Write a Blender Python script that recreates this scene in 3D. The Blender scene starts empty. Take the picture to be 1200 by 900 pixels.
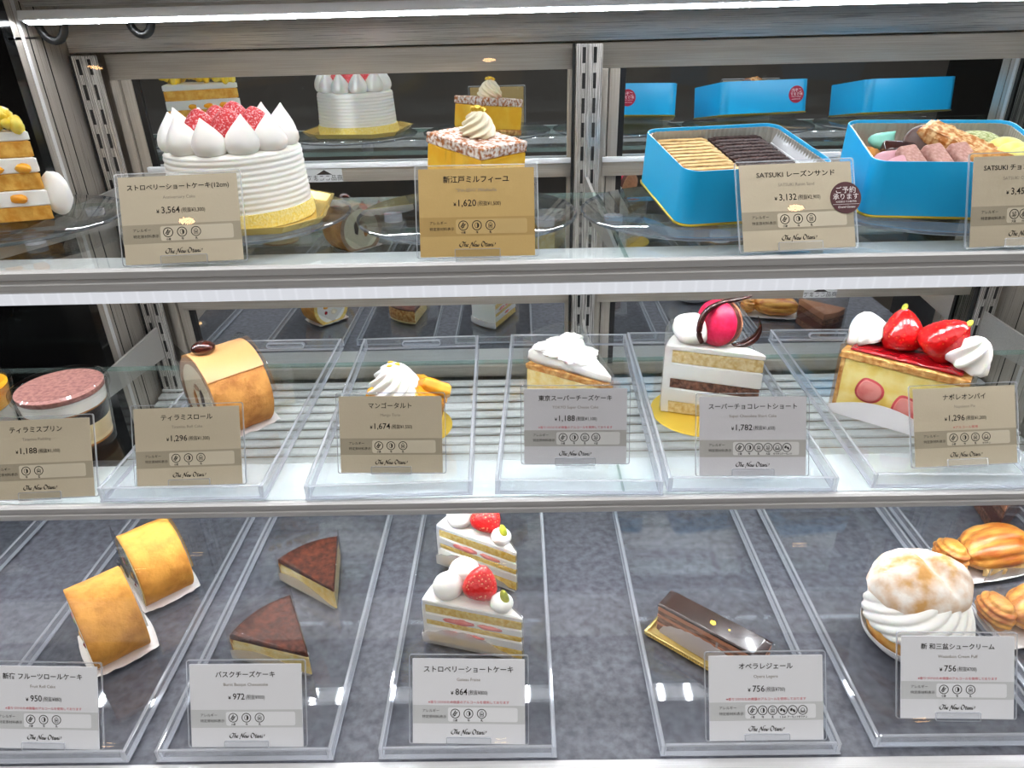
import bpy, bmesh, math, random
from mathutils import Vector, Matrix, noise
from math import sin, cos, pi, radians, sqrt, atan2
C = bpy.context.scene.collection
SC = bpy.context.scene

# ------------------------------------------------------------------ camera, world, exposure
CZ = 1.21
ROT = Matrix(((0.99974849, 0.01824045, 0.01304765),
              (0.00319658, 0.45995192, -0.88793807),
              (-0.02219768, 0.88775645, 0.45977793)))      # columns: camera right, up, back
cd = bpy.data.cameras.new('camera'); cam = bpy.data.objects.new('camera', cd); C.objects.link(cam)
cd.sensor_width = 36.0; cd.lens = 36.0 * 830.0 / 1200.0; cd.clip_start = 0.01; cd.clip_end = 30
cam.matrix_world = Matrix.Translation((0, 0, CZ)) @ ROT.to_4x4()
SC.camera = cam
WORLD = 1.5
w = bpy.data.worlds.new('world'); SC.world = w; w.use_nodes = True
def hall(nt):
    """the brightly lit hall around the counter: pale surfaces with darker and coloured stretches"""
    bg = nt.nodes['Background']; tc = nt.nodes.new('ShaderNodeTexCoord'); mp = nt.nodes.new('ShaderNodeMapping'); mp.inputs['Scale'].default_value = (5, 5, 1.2)
    nz = nt.nodes.new('ShaderNodeTexNoise'); nz.inputs['Scale'].default_value = 1.6; nz.inputs['Detail'].default_value = 3
    rp = nt.nodes.new('ShaderNodeValToRGB'); e = rp.color_ramp.elements
    e[0].position = .34; e[0].color = (.30, .27, .24, 1); e[1].position = .68; e[1].color = (1.35, 1.36, 1.4, 1)
    k = rp.color_ramp.elements.new(.5); k.color = (.95, .92, .88, 1)
    nt.links.new(tc.outputs['Generated'], mp.inputs[0]); nt.links.new(mp.outputs[0], nz.inputs[0]); nt.links.new(nz.outputs[0], rp.inputs[0]); nt.links.new(rp.outputs[0], bg.inputs[0])
    bg.inputs[1].default_value = WORLD
hall(w.node_tree)
SC.view_settings.view_transform = 'Standard'; SC.view_settings.look = 'None'
SC.view_settings.exposure = 0.35; SC.view_settings.gamma = 1.0
SC.view_settings.use_curve_mapping = False
try:
    cy = SC.cycles
    cy.use_denoising = True; cy.max_bounces = 14; cy.transparent_max_bounces = 40
    cy.glossy_bounces = 6; cy.diffuse_bounces = 4; cy.transmission_bounces = 10
    cy.caustics_reflective = True; cy.blur_glossy = .25; cy.caustics_refractive = False
    cy.sample_clamp_indirect = 4.0; cy.sample_clamp_direct = 0
except Exception:
    pass
LED_TOP, LED_HEAD, LED_SHELF, LED_MID = 110.0, 18.0, 30.0, 28.0     # strengths of the showcase's light strips
REFLECTED_GLOW = .62
ROOM_LAMP = 30.0

# ------------------------------------------------------------------ levels
DECK, MID, TOP = 0.700, 0.858, 1.044
TRAY_D, TRAY_M = DECK + .0035, MID + .0035
MIR = 0.902

# ------------------------------------------------------------------ materials
def lin(c):
    if isinstance(c, str):
        c = [int(c[i:i+2], 16) / 255 for i in (0, 2, 4)]
        return tuple(x / 12.92 if x <= .04045 else ((x + .055) / 1.055) ** 2.4 for x in c) + (1,)
    return tuple(c)[:3] + (1,)

class NT:
    def __init__(s, name):
        s.m = bpy.data.materials.new(name); s.m.use_nodes = True
        s.t = s.m.node_tree; s.t.nodes.clear()
        s.out = s.n('ShaderNodeOutputMaterial')
    def n(s, k, **kw):
        x = s.t.nodes.new(k)
        for a, b in kw.items(): setattr(x, a, b)
        return x
    def l(s, a, b): s.t.links.new(a, b)
    def coord(s, scale=(1, 1, 1)):
        tc = s.n('ShaderNodeTexCoord'); mp = s.n('ShaderNodeMapping'); mp.inputs['Scale'].default_value = scale
        s.l(tc.outputs['Object'], mp.inputs[0]); return mp.outputs[0]

def mat(name, col, rough=.5, metal=0., c2=None, scale=60, detail=4, lo=.4, hi=.65, stretch=(1, 1, 1), bump=0., bscale=None,
        sss=0., coat=0., spec=.5, voro=None, emit=0., bdist=.001):
    k = NT(name); b = k.n('ShaderNodeBsdfPrincipled'); k.l(b.outputs[0], k.out.inputs[0])
    b.inputs['Roughness'].default_value = rough; b.inputs['Metallic'].default_value = metal
    b.inputs['Base Color'].default_value = lin(col); b.inputs['Coat Weight'].default_value = coat
    b.inputs['Coat Roughness'].default_value = .06
    b.inputs['Specular IOR Level'].default_value = spec
    if sss:
        b.inputs['Subsurface Weight'].default_value = sss; b.inputs['Subsurface Scale'].default_value = .004
        b.inputs['Subsurface Radius'].default_value = (1, .7, .5)
    if emit:
        b.inputs['Emission Color'].default_value = lin(col); b.inputs['Emission Strength'].default_value = emit
    if c2 or bump:
        co = k.coord(stretch)
        nz = k.n('ShaderNodeTexNoise'); nz.inputs['Scale'].default_value = scale; nz.inputs['Detail'].default_value = detail
        k.l(co, nz.inputs['Vector'])
        fac = nz.outputs[0]
        if voro:
            vv = k.n('ShaderNodeTexVoronoi'); vv.inputs['Scale'].default_value = voro; k.l(co, vv.inputs['Vector']); fac = vv.outputs['Distance']
        if c2:
            rp = k.n('ShaderNodeValToRGB'); rp.color_ramp.elements[0].position = lo; rp.color_ramp.elements[1].position = hi
            rp.color_ramp.elements[0].color = lin(col); rp.color_ramp.elements[1].color = lin(c2)
            if voro: rp.color_ramp.elements[0].color, rp.color_ramp.elements[1].color = lin(c2), lin(col)
            k.l(fac, rp.inputs[0]); k.l(rp.outputs[0], b.inputs['Base Color'])
        if bump:
            n2 = nz
            if bscale:
                n2 = k.n('ShaderNodeTexNoise'); n2.inputs['Scale'].default_value = bscale; n2.inputs['Detail'].default_value = 5
                k.l(co, n2.inputs['Vector'])
            bp = k.n('ShaderNodeBump'); bp.inputs['Strength'].default_value = bump; bp.inputs['Distance'].default_value = bdist
            k.l(fac if voro else n2.outputs[0], bp.inputs['Height']); k.l(bp.outputs[0], b.inputs['Normal'])
    return k.m

def clear(name, tint=(1, 1, 1), f0=.04, rough=.01, milky=0., milkcol=(1, 1, 1), power=5.):
    """clear sheet: light goes straight through, with a surface reflection that grows towards grazing angles"""
    k = NT(name)
    lw = k.n('ShaderNodeLayerWeight'); lw.inputs[0].default_value = .5
    p = k.n('ShaderNodeMath', operation='POWER'); k.l(lw.outputs['Facing'], p.inputs[0]); p.inputs[1].default_value = power
    ma = k.n('ShaderNodeMath', operation='MULTIPLY_ADD'); k.l(p.outputs[0], ma.inputs[0]); ma.inputs[1].default_value = .8; ma.inputs[2].default_value = f0
    tr = k.n('ShaderNodeBsdfTransparent'); tr.inputs[0].default_value = lin(tint)
    gl = k.n('ShaderNodeBsdfGlossy'); gl.inputs['Roughness'].default_value = rough
    mx = k.n('ShaderNodeMixShader'); k.l(ma.outputs[0], mx.inputs[0]); k.l(gl.outputs[0], mx.inputs[2])
    if milky:
        df = k.n('ShaderNodeBsdfDiffuse'); df.inputs[0].default_value = lin(milkcol)
        tl = k.n('ShaderNodeBsdfTranslucent'); tl.inputs[0].default_value = lin(milkcol)
        m2 = k.n('ShaderNodeMixShader'); m2.inputs[0].default_value = .5; k.l(df.outputs[0], m2.inputs[1]); k.l(tl.outputs[0], m2.inputs[2])
        m3 = k.n('ShaderNodeMixShader'); m3.inputs[0].default_value = milky; k.l(tr.outputs[0], m3.inputs[1]); k.l(m2.outputs[0], m3.inputs[2])
        k.l(m3.outputs[0], mx.inputs[1])
    else:
        k.l(tr.outputs[0], mx.inputs[1])
    k.l(mx.outputs[0], k.out.inputs[0]); return k.m

def brushed(name, col, rough=.28, axis=0, metal=1., amt=.25):
    """brushed steel: fine streaks along one axis vary the roughness"""
    k = NT(name); b = k.n('ShaderNodeBsdfPrincipled'); k.l(b.outputs[0], k.out.inputs[0])
    b.inputs['Metallic'].default_value = metal
    st = [260, 260, 260]; st[axis] = 3
    nz = k.n('ShaderNodeTexNoise'); nz.inputs['Scale'].default_value = 4; nz.inputs['Detail'].default_value = 3
    k.l(k.coord(st), nz.inputs['Vector'])
    mr = k.n('ShaderNodeMapRange'); mr.inputs['To Min'].default_value = rough - .1; mr.inputs['To Max'].default_value = rough + .12
    k.l(nz.outputs[0], mr.inputs[0]); k.l(mr.outputs[0], b.inputs['Roughness'])
    c = lin(col); rp = k.n('ShaderNodeValToRGB'); rp.color_ramp.elements[0].position = .3; rp.color_ramp.elements[1].position = .7
    rp.color_ramp.elements[0].color = tuple(x * (1 - amt) for x in c[:3]) + (1,); rp.color_ramp.elements[1].color = c
    k.l(nz.outputs[0], rp.inputs[0]); k.l(rp.outputs[0], b.inputs['Base Color'])
    bp = k.n('ShaderNodeBump'); bp.inputs['Strength'].default_value = .12; bp.inputs['Distance'].default_value = .0006
    k.l(nz.outputs[0], bp.inputs['Height']); k.l(bp.outputs[0], b.inputs['Normal'])
    return k.m

def diodes(name, base, peak, pitch=.029, col=(.93, .96, 1)):
    """LED strip: evenly spaced bright diodes under a diffuser"""
    k = NT(name); em = k.n('ShaderNodeEmission'); em.inputs[0].default_value = lin(col); k.l(em.outputs[0], k.out.inputs[0])
    tc = k.n('ShaderNodeTexCoord'); sx = k.n('ShaderNodeSeparateXYZ'); k.l(tc.outputs['Object'], sx.inputs[0])
    d = k.n('ShaderNodeMath', operation='MULTIPLY'); k.l(sx.outputs[0], d.inputs[0]); d.inputs[1].default_value = 2 * pi / pitch
    c_ = k.n('ShaderNodeMath', operation='COSINE'); k.l(d.outputs[0], c_.inputs[0])
    h = k.n('ShaderNodeMath', operation='MULTIPLY_ADD'); k.l(c_.outputs[0], h.inputs[0]); h.inputs[1].default_value = .5; h.inputs[2].default_value = .5
    p = k.n('ShaderNodeMath', operation='POWER'); k.l(h.outputs[0], p.inputs[0]); p.inputs[1].default_value = 14
    s = k.n('ShaderNodeMath', operation='MULTIPLY_ADD'); k.l(p.outputs[0], s.inputs[0]); s.inputs[1].default_value = peak; s.inputs[2].default_value = base
    k.l(s.outputs[0], em.inputs[1]); return k.m

def emis(name, col, s):
    k = NT(name); em = k.n('ShaderNodeEmission'); em.inputs[0].default_value = lin(col); em.inputs[1].default_value = s
    k.l(em.outputs[0], k.out.inputs[0]); return k.m

M = dict(
    steel=brushed('brushed_steel', 'cbc8c4', .32, 0, .65), steelv=brushed('brushed_steel_vertical', 'bdb5ab', .30, 2, .62),
    rail=brushed('rail_aluminium', 'dddbdb', .36, 0, .34, .14), frame=brushed('frame_aluminium', 'b5ada2', .36, 0, .45), framev=brushed('frame_aluminium_vertical', 'b5ada2', .36, 2, .45),
    post=brushed('post_steel', 'c6c2bd', .26, 2, .6), header=brushed('header_steel', 'd2cfcc', .28, 0, .42, .14),
    slat=brushed('louvre_aluminium', 'e2e3e3', .4, 0, .3, .12),
    mirror=mat('mirror_glass', 'e2e6e6', .015, 1.),
    black_gloss=mat('black_gloss_panel', '08090a', .12), black=mat('black_rubber', '0c0c0d', .5), slot=mat('slot_dark', '050506', .8),
    sideglass=clear('side_glass', (.35, .37, .38), .06),
    deck=mat('grey_stone_laminate', '46474e', .45, 0, '696a73', 130, 14, .32, .70, bump=.12, spec=.35),
    glass=clear('shelf_glass', (.972, .99, .984), .05), glassedge=clear('shelf_glass_edge', (.6, .8, .74), .1, .03, .25, (.7, .9, .85)),
    front=clear('front_glass', (.985, .99, .99), .018, .0),
    acry=clear('clear_acrylic', (.985, .99, .995), .045, .01), acedge=clear('acrylic_edge', (.93, .95, .99), .14, .05, .42, (.93, .95, 1)),
    acwall=clear('acrylic_wall', (.96, .97, .99), .07, .02, .07, (.95, .97, 1)),
    disc=clear('clear_disc', (.96, .97, .975), .06, .01), discedge=clear('disc_edge', (.50, .55, .64), .26, .04, .12, (.9, .95, 1)),
    film=clear('clear_film', (.985, .985, .985), .025, .05, .0, power=4.), cup=clear('cup_plastic', (.97, .97, .97), .05, .03),
    white_housing=mat('white_housing', 'eceef2', .35),
    lens=diodes('reflected_glow_strip', REFLECTED_GLOW * 1.0, REFLECTED_GLOW * .08, .0125, (.93, .94, 1)),  # shiny white strip, no lamp: light it reflects is put in as glow
    led_top=diodes('led_head', LED_TOP * .25, LED_TOP), led_mid=diodes('led_mid', LED_MID * .10, LED_MID * 4.2), led_shelf=diodes('led_shelf', LED_SHELF * .10, LED_SHELF * 4.2),
    led_head=diodes('led_front_head', LED_HEAD * .1, LED_HEAD * 4.2),
    cream=mat('whipped_cream', 'fbf8f2', .5, 0, sss=.25, bump=.08, scale=220), creamy=mat('custard_cream', 'f3e3b4', .55, sss=.2, bump=.15, scale=250),
    ivory=mat('ivory_cream', 'f6e9cd', .5, sss=.2, bump=.1, scale=200),
    sponge=mat('sponge', 'd9b26a', .85, 0, 'f3dfab', 260, 6, .32, .62, bump=1.), sponge_gold=mat('golden_sponge', 'd18f2c', .8, 0, 'eebc5c', 140, 6, .35, .68, bump=.7), spongey=mat('yellow_sponge', 'e6b748', .85, 0, 'f7df90', 280, 6, .32, .62, bump=.9),
    choco_sponge=mat('chocolate_sponge', '4a2415', .9, 0, '93614a', 280, 6, .34, .64, bump=1.),
    berry=mat('strawberry_red', 'd81a1c', .3, 0, 'fbd3a0', 1, 2, .0, .30, bump=.6, voro=330, sss=.15, coat=.3),
    berry_sugar=mat('sugared_strawberry', 'c4141f', .45, 0, 'f0c4c8', 620, 3, .50, .72, bump=.5, sss=.15),
    berry_glaze=mat('glazed_strawberry', 'd40e12', .2, 0, 'f08a3a', 34, 3, .0, .22, bump=.4, voro=290, sss=.1, coat=.8),
    berry_cut=mat('cut_strawberry', 'e9928a', .4, 0, 'cf3f42', 42, 3, .42, .66, sss=.2), jam=mat('red_glaze', 'a80d18', .12, coat=.8, bump=.5, scale=90),
    pist=mat('pistachio', 'c6bf3a', .45, 0, '8d9a2a', 160), gold=mat('gold_leaf', 'e8c04a', .3, .8, bump=.8, scale=300),
    goldboard=mat('gold_board', 'ebc94f', .3, .6), goldtray=mat('gold_tray', 'e8cc7e', .25, .7, bump=.2, scale=40),
    paper=mat('white_paper', 'f1eff0', .75, bump=.2, scale=60), rollskin=mat('baked_roll_skin', 'df9d42', .72, 0, 'ad6b22', 60, 12, .42, .80, bump=.8, bscale=90, bdist=.003),
    tiskin=mat('coffee_roll_skin', 'dc9c50', .74, 0, 'a35f25', 70, 12, .40, .78, bump=1., bscale=85, bdist=.004), tisponge=mat('mocha_sponge', 'a98870', .9, 0, 'c0a189', 400, 3, bump=.7),
    coffee_glaze=mat('coffee_cream_glaze', 'd8a066', .4, bump=.1, scale=60), bean=mat('chocolate_bean', '471a12', .14, coat=.7),
    mango=mat('mango_flesh', 'fba51c', .28, 0, 'ffbf3a', 60, 3, sss=.3, coat=.4), mango_pale=mat('mango_flecks', 'f5b93a', .5, 0, 'f3d58a', 90, 4, .42, .6, sss=.2),
    burnt=mat('burnt_top', '38190f', .62, 0, '6a3522', 150, 8, .40, .75, bump=.5, bscale=260, spec=.3), cheese=mat('baked_cheese', 'efd078', .55, 0, 'f8e8b0', 120, 7, .36, .64, bump=.4, sss=.2),
    crust=mat('pie_crust', '9c6430', .75, 0, 'd9ab62', 190, 5, .4, .65, bump=1.), crust_sugar=mat('sugared_pie_crust', 'a8622c', .8, 0, 'f6ece4', 230, 9, .40, .60, bump=1.),
    custard=mat('custard', 'efb21f', .45, 0, 'f6c541', 40, 4, sss=.15, bump=.15, bscale=300), custard_pale=mat('pale_custard', 'eccb5e', .5, 0, 'f8e69a', 60, 8, .34, .62, sss=.2, bump=.2),
    goldcrust=mat('golden_crust', 'b5752f', .75, 0, 'e6b873', 170, 5, .38, .66, bump=.9), crumb=mat('sugar_crumb', 'f0d868', .9, 0, 'faeeb0', 500, 3, .35, .7, bump=1.),
    glaze=mat('chocolate_glaze', '2a0d0b', .2, coat=.7), ganache=mat('chocolate_cream', 'b57a5c', .6, bump=.3, scale=250), opera=mat('coffee_sponge', '6d4a3c', .85, 0, '9b7a68', 330, 4, .38, .66, stretch=(.4, .4, 2), bump=.7),
    macaron=mat('raspberry_macaron', 'd61445', .38, 0, 'e02b5a', 260, 3, bump=.15), macaron_b=mat('brown_macaron', 'b07a58', .7, 0, '9a6545', 330, bump=.6),
    macfoot=mat('macaron_filling', '5a2414', .6, bump=.6, scale=300), curl=mat('dark_chocolate_curl', '3a1712', .2, coat=.4),
    choux=mat('choux_pastry', 'd09a55', .8, 0, 'f3ebe2', 60, 14, .35, .64, bump=.6, bscale=130), chouxb=mat('choux_base', 'd79c4b', .7, 0, 'e9bd72', 90, bump=.5),
    puff=mat('glazed_puff_pastry', 'b25c18', .32, 0, 'ecb055', 75, 9, .38, .68, stretch=(.30, 1.6, 1.6), bump=.9, bscale=120, coat=.3), puffe=mat('puff_pastry_edge', 'e9c98c', .7, 0, 'b97a35', 120, 5, .5, .7, stretch=(.3, 1, 3), bump=.8),
    pudding=mat('ivory_pudding', 'efd9aa', .35, sss=.2), jelly=mat('coffee_jelly', '1d0f08', .08, coat=.5), caramel=mat('caramel', 'b5752a', .3), cocoa=mat('cocoa_powder', 'a5726a', .8, 0, '845650', 260, 4, bump=.4),
    tin=mat('blue_tin', '1fb2ee', .3, 0, spec=.6), tingold=mat('tin_gold_edge', 'b3992e', .3, .7), liner=mat('silver_liner', 'c9c6bd', .35, .4), liner_white=mat('white_liner', 'e6e8ec', .4),
    biscuit=mat('butter_biscuit', 'e8c58a', .75, 0, 'd9ad6a', 140, 4, bump=.4), cocoabis=mat('cocoa_biscuit', '33201f', .75, 0, '5a4340', 420, 4, .45, .7, bump=.9), raisin=mat('raisin_filling', '8a5548', .6, 0, '2c1412', 260, 3, bump=.7),
    teal=mat('mint_meringue', '86cdbd', .5), pinkm=mat('pink_meringue', 'dba7b2', .55), pinkbar=mat('pink_biscuit', 'b98a80', .8, 0, 'cfa59b', 380, 3, bump=.7), chocodisc=mat('chocolate_cookie', '4a3029', .35, 0, '5f423a', 80, bump=.2),
    almond=mat('almond_crunch', 'c0762f', .5, 0, 'f0cd95', 210, 3, .42, .6, bump=1.), matcha=mat('matcha_cookie', '8d9a5a', .8, 0, 'cfd3a5', 330, 3, .4, .62, bump=.6), lemon=mat('lemon_cookie', 'f0e67a', .45, 0, 'f8f2a8', 60, bump=.1), orangec=mat('orange_cookie', 'd2913f', .7, 0, 'b8742c', 200, bump=.6),
    card_tan=mat('tan_card', 'c4b79f', .5, .12, bump=.1, scale=600), card_tan_band=mat('tan_card_band', 'a69b86', .5, .12), card_tan_box=mat('tan_card_box', 'cbc0aa', .5, .1),
    card_gold=mat('gold_card', 'c6a669', .45, .25, bump=.1, scale=600), card_gold_band=mat('gold_card_band', 'b5955a', .45, .25), card_gold_box=mat('gold_card_box', 'c5a76e', .45, .2),
    card_grey=mat('grey_card', 'd0ced2', .5, .1, bump=.1, scale=600), card_grey_band=mat('grey_card_band', 'b0ada9', .5, .1), card_grey_box=mat('grey_card_box', 'd3d1cf', .5, .1),
    card_white=mat('white_card', 'e9e9ee', .5), card_white_band=mat('white_card_band', 'cfd0d2', .5), card_white_box=mat('white_card_box', 'ededf1', .5),
    ink=mat('black_ink', '1c1613', .6), greyink=mat('grey_ink', '8f857a', .6), redink=mat('red_ink', 'c8203c', .6), whiteink=mat('white_ink', 'f3e6e6', .6),
    maroon=mat('maroon_sticker', '4a0f1a', .35), sticker_red=mat('wine_sticker', '9c1c3c', .35), label=mat('silver_label', 'c9cbcc', .4), cable=mat('black_cable', '0b0b0c', .4),
    floor=mat('shop_floor', '2c2825', .4, 0, '38322d', 3), wallp=mat('shop_wall', '625e5b', .7), ceil=mat('shop_ceiling', '57504a', .9), cabinet=mat('cabinet_front', '3a332e', .4),
    lamp=emis('downlight_glow', 'ffc98a', ROOM_LAMP), lamprim=mat('downlight_rim', 'd9c7b0', .4, .5),
    darkroll=mat('dark_chocolate_cream', '4a3a36', .6, bump=.4, scale=200),
)

# ------------------------------------------------------------------ helpers
def link(name, bm, mats, parent=None, loc=(0, 0, 0), rot=(0, 0, 0), smooth=True, ang=38):
    me = bpy.data.meshes.new(name); bmesh.ops.recalc_face_normals(bm, faces=bm.faces[:]); bm.to_mesh(me); bm.free()
    for m in (mats if isinstance(mats, (list, tuple)) else [mats]): me.materials.append(M[m] if isinstance(m, str) else m)
    if smooth:
        for p in me.polygons: p.use_smooth = True
        me.set_sharp_from_angle(angle=radians(ang))
    o = bpy.data.objects.new(name, me); C.objects.link(o); o.location = loc; o.rotation_euler = rot
    if parent: o.parent = parent
    return o
def tag(o, label, cat, group=None, kind=None):
    o['label'] = label; o['category'] = cat
    if group: o['group'] = group
    if kind: o['kind'] = kind
    return o
def thing(name, label, cat, loc=(0, 0, 0), rot=(0, 0, 0), group=None):
    o = bpy.data.objects.new(name, None); C.objects.link(o); o.location = loc; o.empty_display_size = .02
    o.rotation_euler = rot if isinstance(rot, tuple) else (0, 0, rot)
    return tag(o, label, cat, group)
def struct(o): o['kind'] = 'structure'; return o
def dup(root, loc, rot, label, group=None):
    r = root.copy(); C.objects.link(r); r.location = loc; r.rotation_euler = rot if isinstance(rot, tuple) else (0, 0, rot); r['label'] = label
    if group: r['group'] = group
    for ch in list(root.children):
        c = ch.copy(); C.objects.link(c); c.parent = r
        for g in list(ch.children):
            d = g.copy(); C.objects.link(d); d.parent = c
    return r
def B(): return bmesh.new()
def box(bm, x0, x1, y0, y1, z0, z1, bev=0., mi=0, seg=2):
    r = bmesh.ops.create_cube(bm, size=1, matrix=Matrix.Translation(((x0 + x1) / 2, (y0 + y1) / 2, (z0 + z1) / 2)) @ Matrix.Diagonal((x1 - x0, y1 - y0, z1 - z0, 1)))
    fs = {f for v in r['verts'] for f in v.link_faces}
    for f in fs: f.material_index = mi
    if bev:
        es = list({e for f in fs for e in f.edges})
        q = bmesh.ops.bevel(bm, geom=es, offset=bev, segments=seg, affect='EDGES', profile=.5)
        for f in q['faces']: f.material_index = mi
    return fs
def rings(bm, rs, cap0=True, cap1=True, mi=0, mis=None):
    """skin a list of rings (lists of points, same count)"""
    vs = [[bm.verts.new(p) for p in r] for r in rs]
    n = len(vs[0])
    for a in range(len(vs) - 1):
        for i in range(n):
            f = bm.faces.new((vs[a][i], vs[a][(i + 1) % n], vs[a + 1][(i + 1) % n], vs[a + 1][i])); f.material_index = mis[a] if mis else mi
    if cap0: f = bm.faces.new(vs[0][::-1]); f.material_index = mis[0] if mis else mi
    if cap1: f = bm.faces.new(vs[-1]); f.material_index = mis[-1] if mis else mi
    return vs
def lathe(bm, prof, n=40, cx=0, cy=0, rf=None, mi=0, mis=None, cap=True):
    rs = []
    for (r, z) in prof:
        rs.append([(cx + r * (rf(2 * pi * i / n, z) if rf else 1) * cos(2 * pi * i / n), cy + r * (rf(2 * pi * i / n, z) if rf else 1) * sin(2 * pi * i / n), z) for i in range(n)])
    return rings(bm, rs, cap, cap, mi, mis)
def tube(bm, pts, r, n=8, mi=0, closed=False):
    rs = []; pts = [Vector(p) for p in pts]
    for i, p in enumerate(pts):
        t = (pts[min(i + 1, len(pts) - 1)] - pts[max(i - 1, 0)]).normalized()
        a = t.cross(Vector((0, 0, 1)))
        if a.length < 1e-3: a = t.cross(Vector((0, 1, 0)))
        a.normalize(); b = t.cross(a); rr = r[i] if isinstance(r, (list, tuple)) else r
        rs.append([p + a * rr * cos(2 * pi * k / n) + b * rr * sin(2 * pi * k / n) for k in range(n)])
    rings(bm, rs, True, True, mi)
def resample(poly, step):
    out = []; n = len(poly)
    for i in range(n):
        a = Vector(poly[i]); b = Vector(poly[(i + 1) % n]); k = max(1, int((b - a).length / step))
        for j in range(k): out.append(a.lerp(b, j / k))
    return out
def slab(bm, poly, z0, z1, step=.003, amp=.0003, freq=250, bev=.001, topamp=None, mi=0, mitop=None, seed=0, topf=None, levels=4):
    """a convex footprint extruded into a layer with soft edges and slightly uneven faces; topf(x,y) adds height to the top"""
    P = resample([(p[0], p[1]) for p in poly], step); c = sum((Vector(p) for p in P), Vector((0, 0))) / len(P)
    ta = amp if topamp is None else topamp; rs = []; mis = []
    R = min((p - c).length for p in P)
    def ring(s, z, top):
        o = []
        for p in P:
            q = c + (p - c) * s; d = (p - c).normalized()
            nz = noise.noise(Vector((p.x * freq, p.y * freq, z * freq + seed * 7.3)))
            q = q + d * nz * amp * (1 if not top else .3)
            zz = z
            if topf: zz = z + topf(q.x, q.y) * ((z - z0) / max(z1 - z0, 1e-6) if not top else 1)
            if top: zz += ta * noise.noise(Vector((q.x * freq, q.y * freq, seed * 3.1)))
            o.append((q.x, q.y, zz))
        return o
    rs.append(ring(.02, z0, False)); rs.append(ring(1 - bev / R, z0, False)); mis += [mi, mi]
    for i in range(levels + 1):
        rs.append(ring(1, z0 + bev + (z1 - z0 - 2 * bev) * i / levels, False)); mis.append(mi)
    mt = mi if mitop is None else mitop
    mis[-1] = mt
    for s in (1 - bev / R, .85, .66, .45, .25, .04): rs.append(ring(s, z1, True)); mis.append(mt)
    rings(bm, rs, True, True, mis=mis)
def wedge(L, half, tipr=.003, n=14, ox=0.):
    """footprint of a cake slice: tip at the origin, axis along +x"""
    p = []
    for a in (-.8, 0, .8):
        p.append((ox + tipr * (1 - cos(a)), tipr * sin(a) * .6))
    p = [(ox + tipr * .35, -tipr * .3), (ox, 0), (ox + tipr * .35, tipr * .3)]
    for i in range(n + 1):
        a = half - 2 * half * i / n; p.append((L * cos(a), L * sin(a)))
    return p
def inset_poly(poly, d):
    c = sum((Vector(p) for p in poly), Vector((0, 0))) / len(poly)
    return [tuple(c + (Vector(p) - c) * (1 - d / max((Vector(p) - c).length, 1e-6))) for p in poly]
def swirl(bm, cx, cy, z, r, h, lobes=8, twist=70, amp=.12, n=64, m=22, tip=.12, mi=0):
    rs = []
    for j in range(m + 1):
        t = j / m; zz = z + h * t
        base = r * (sqrt(max(0, 1 - t ** 1.6)) * .95 + .05 * (1 - t)) if t > .12 else r * (.82 + 1.2 * t)
        base = max(base, r * .015)
        rs.append([(cx + base * (1 + amp * cos(lobes * (2 * pi * i / n) - twist * h * t * 10)) * cos(2 * pi * i / n), cy + base * (1 + amp * cos(lobes * (2 * pi * i / n) - twist * h * t * 10)) * sin(2 * pi * i / n), zz) for i in range(n)])
    rings(bm, rs, True, True, mi)
def drop(bm, cx, cy, z, r, h, lean=(0, 0), n=22, mi=0, seed=0):
    prof = [(.55, 0), (.86, .06), (1, .2), (.97, .36), (.82, .52), (.58, .68), (.33, .82), (.14, .93), (.03, 1.0)]
    rs = []
    for (k, t) in prof:
        ox = lean[0] * t ** 2.2 * h; oy = lean[1] * t ** 2.2 * h
        rs.append([(cx + ox + r * k * cos(2 * pi * i / n) * (1 + .04 * noise.noise(Vector((cos(6.28 * i / n) * 1.5, sin(6.28 * i / n) * 1.5, t * 3 + seed)))), cy + oy + r * k * sin(2 * pi * i / n), z + h * t) for i in range(n)])
    rings(bm, rs, True, True, mi)
def blob(bm, c, rad, amp=.08, freq=60, seed=0, sub=3, rot=None, mi=0):
    r = bmesh.ops.create_icosphere(bm, subdivisions=sub, radius=1)
    mt = Matrix.Translation(c) @ (rot.to_4x4() if rot else Matrix.Identity(4))
    for v in r['verts']:
        d = v.co.copy(); k = 1 + amp * noise.noise(d * freq * .03 + Vector((seed * 5.1, seed, 0)))
        v.co = mt @ Vector((d.x * rad[0] * k, d.y * rad[1] * k, d.z * rad[2] * k))
    for v in r['verts']:
        for f in v.link_faces: f.material_index = mi
def berry_mesh(r, h, n=24):
    bm = B(); prof = [(.02, 0), (.5, .0), (.82, .06), (.98, .2), (1, .36), (.9, .55), (.72, .72), (.48, .87), (.24, .96), (.03, 1)]
    lathe(bm, [(r * a, h * b) for a, b in prof], n, rf=lambda t, z: 1 + .04 * sin(3 * t + 1)); bmesh.ops.subdivide_edges(bm, edges=bm.edges[:], cuts=1, smooth=.6)
    return bm
def rrect(w, d, r, n=6, cx=0, cy=0):
    o = []
    for (sx, sy, a0) in ((1, 1, 0), (-1, 1, pi / 2), (-1, -1, pi), (1, -1, 3 * pi / 2)):
        for i in range(n + 1):
            a = a0 + pi / 2 * i / n; o.append((cx + sx * (w / 2 - r) + r * cos(a), cy + sy * (d / 2 - r) + r * sin(a)))
    return o
def flat(bm, pts, mi=0):
    f = bm.faces.new([bm.verts.new(p) for p in pts]); f.material_index = mi; return f
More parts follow.
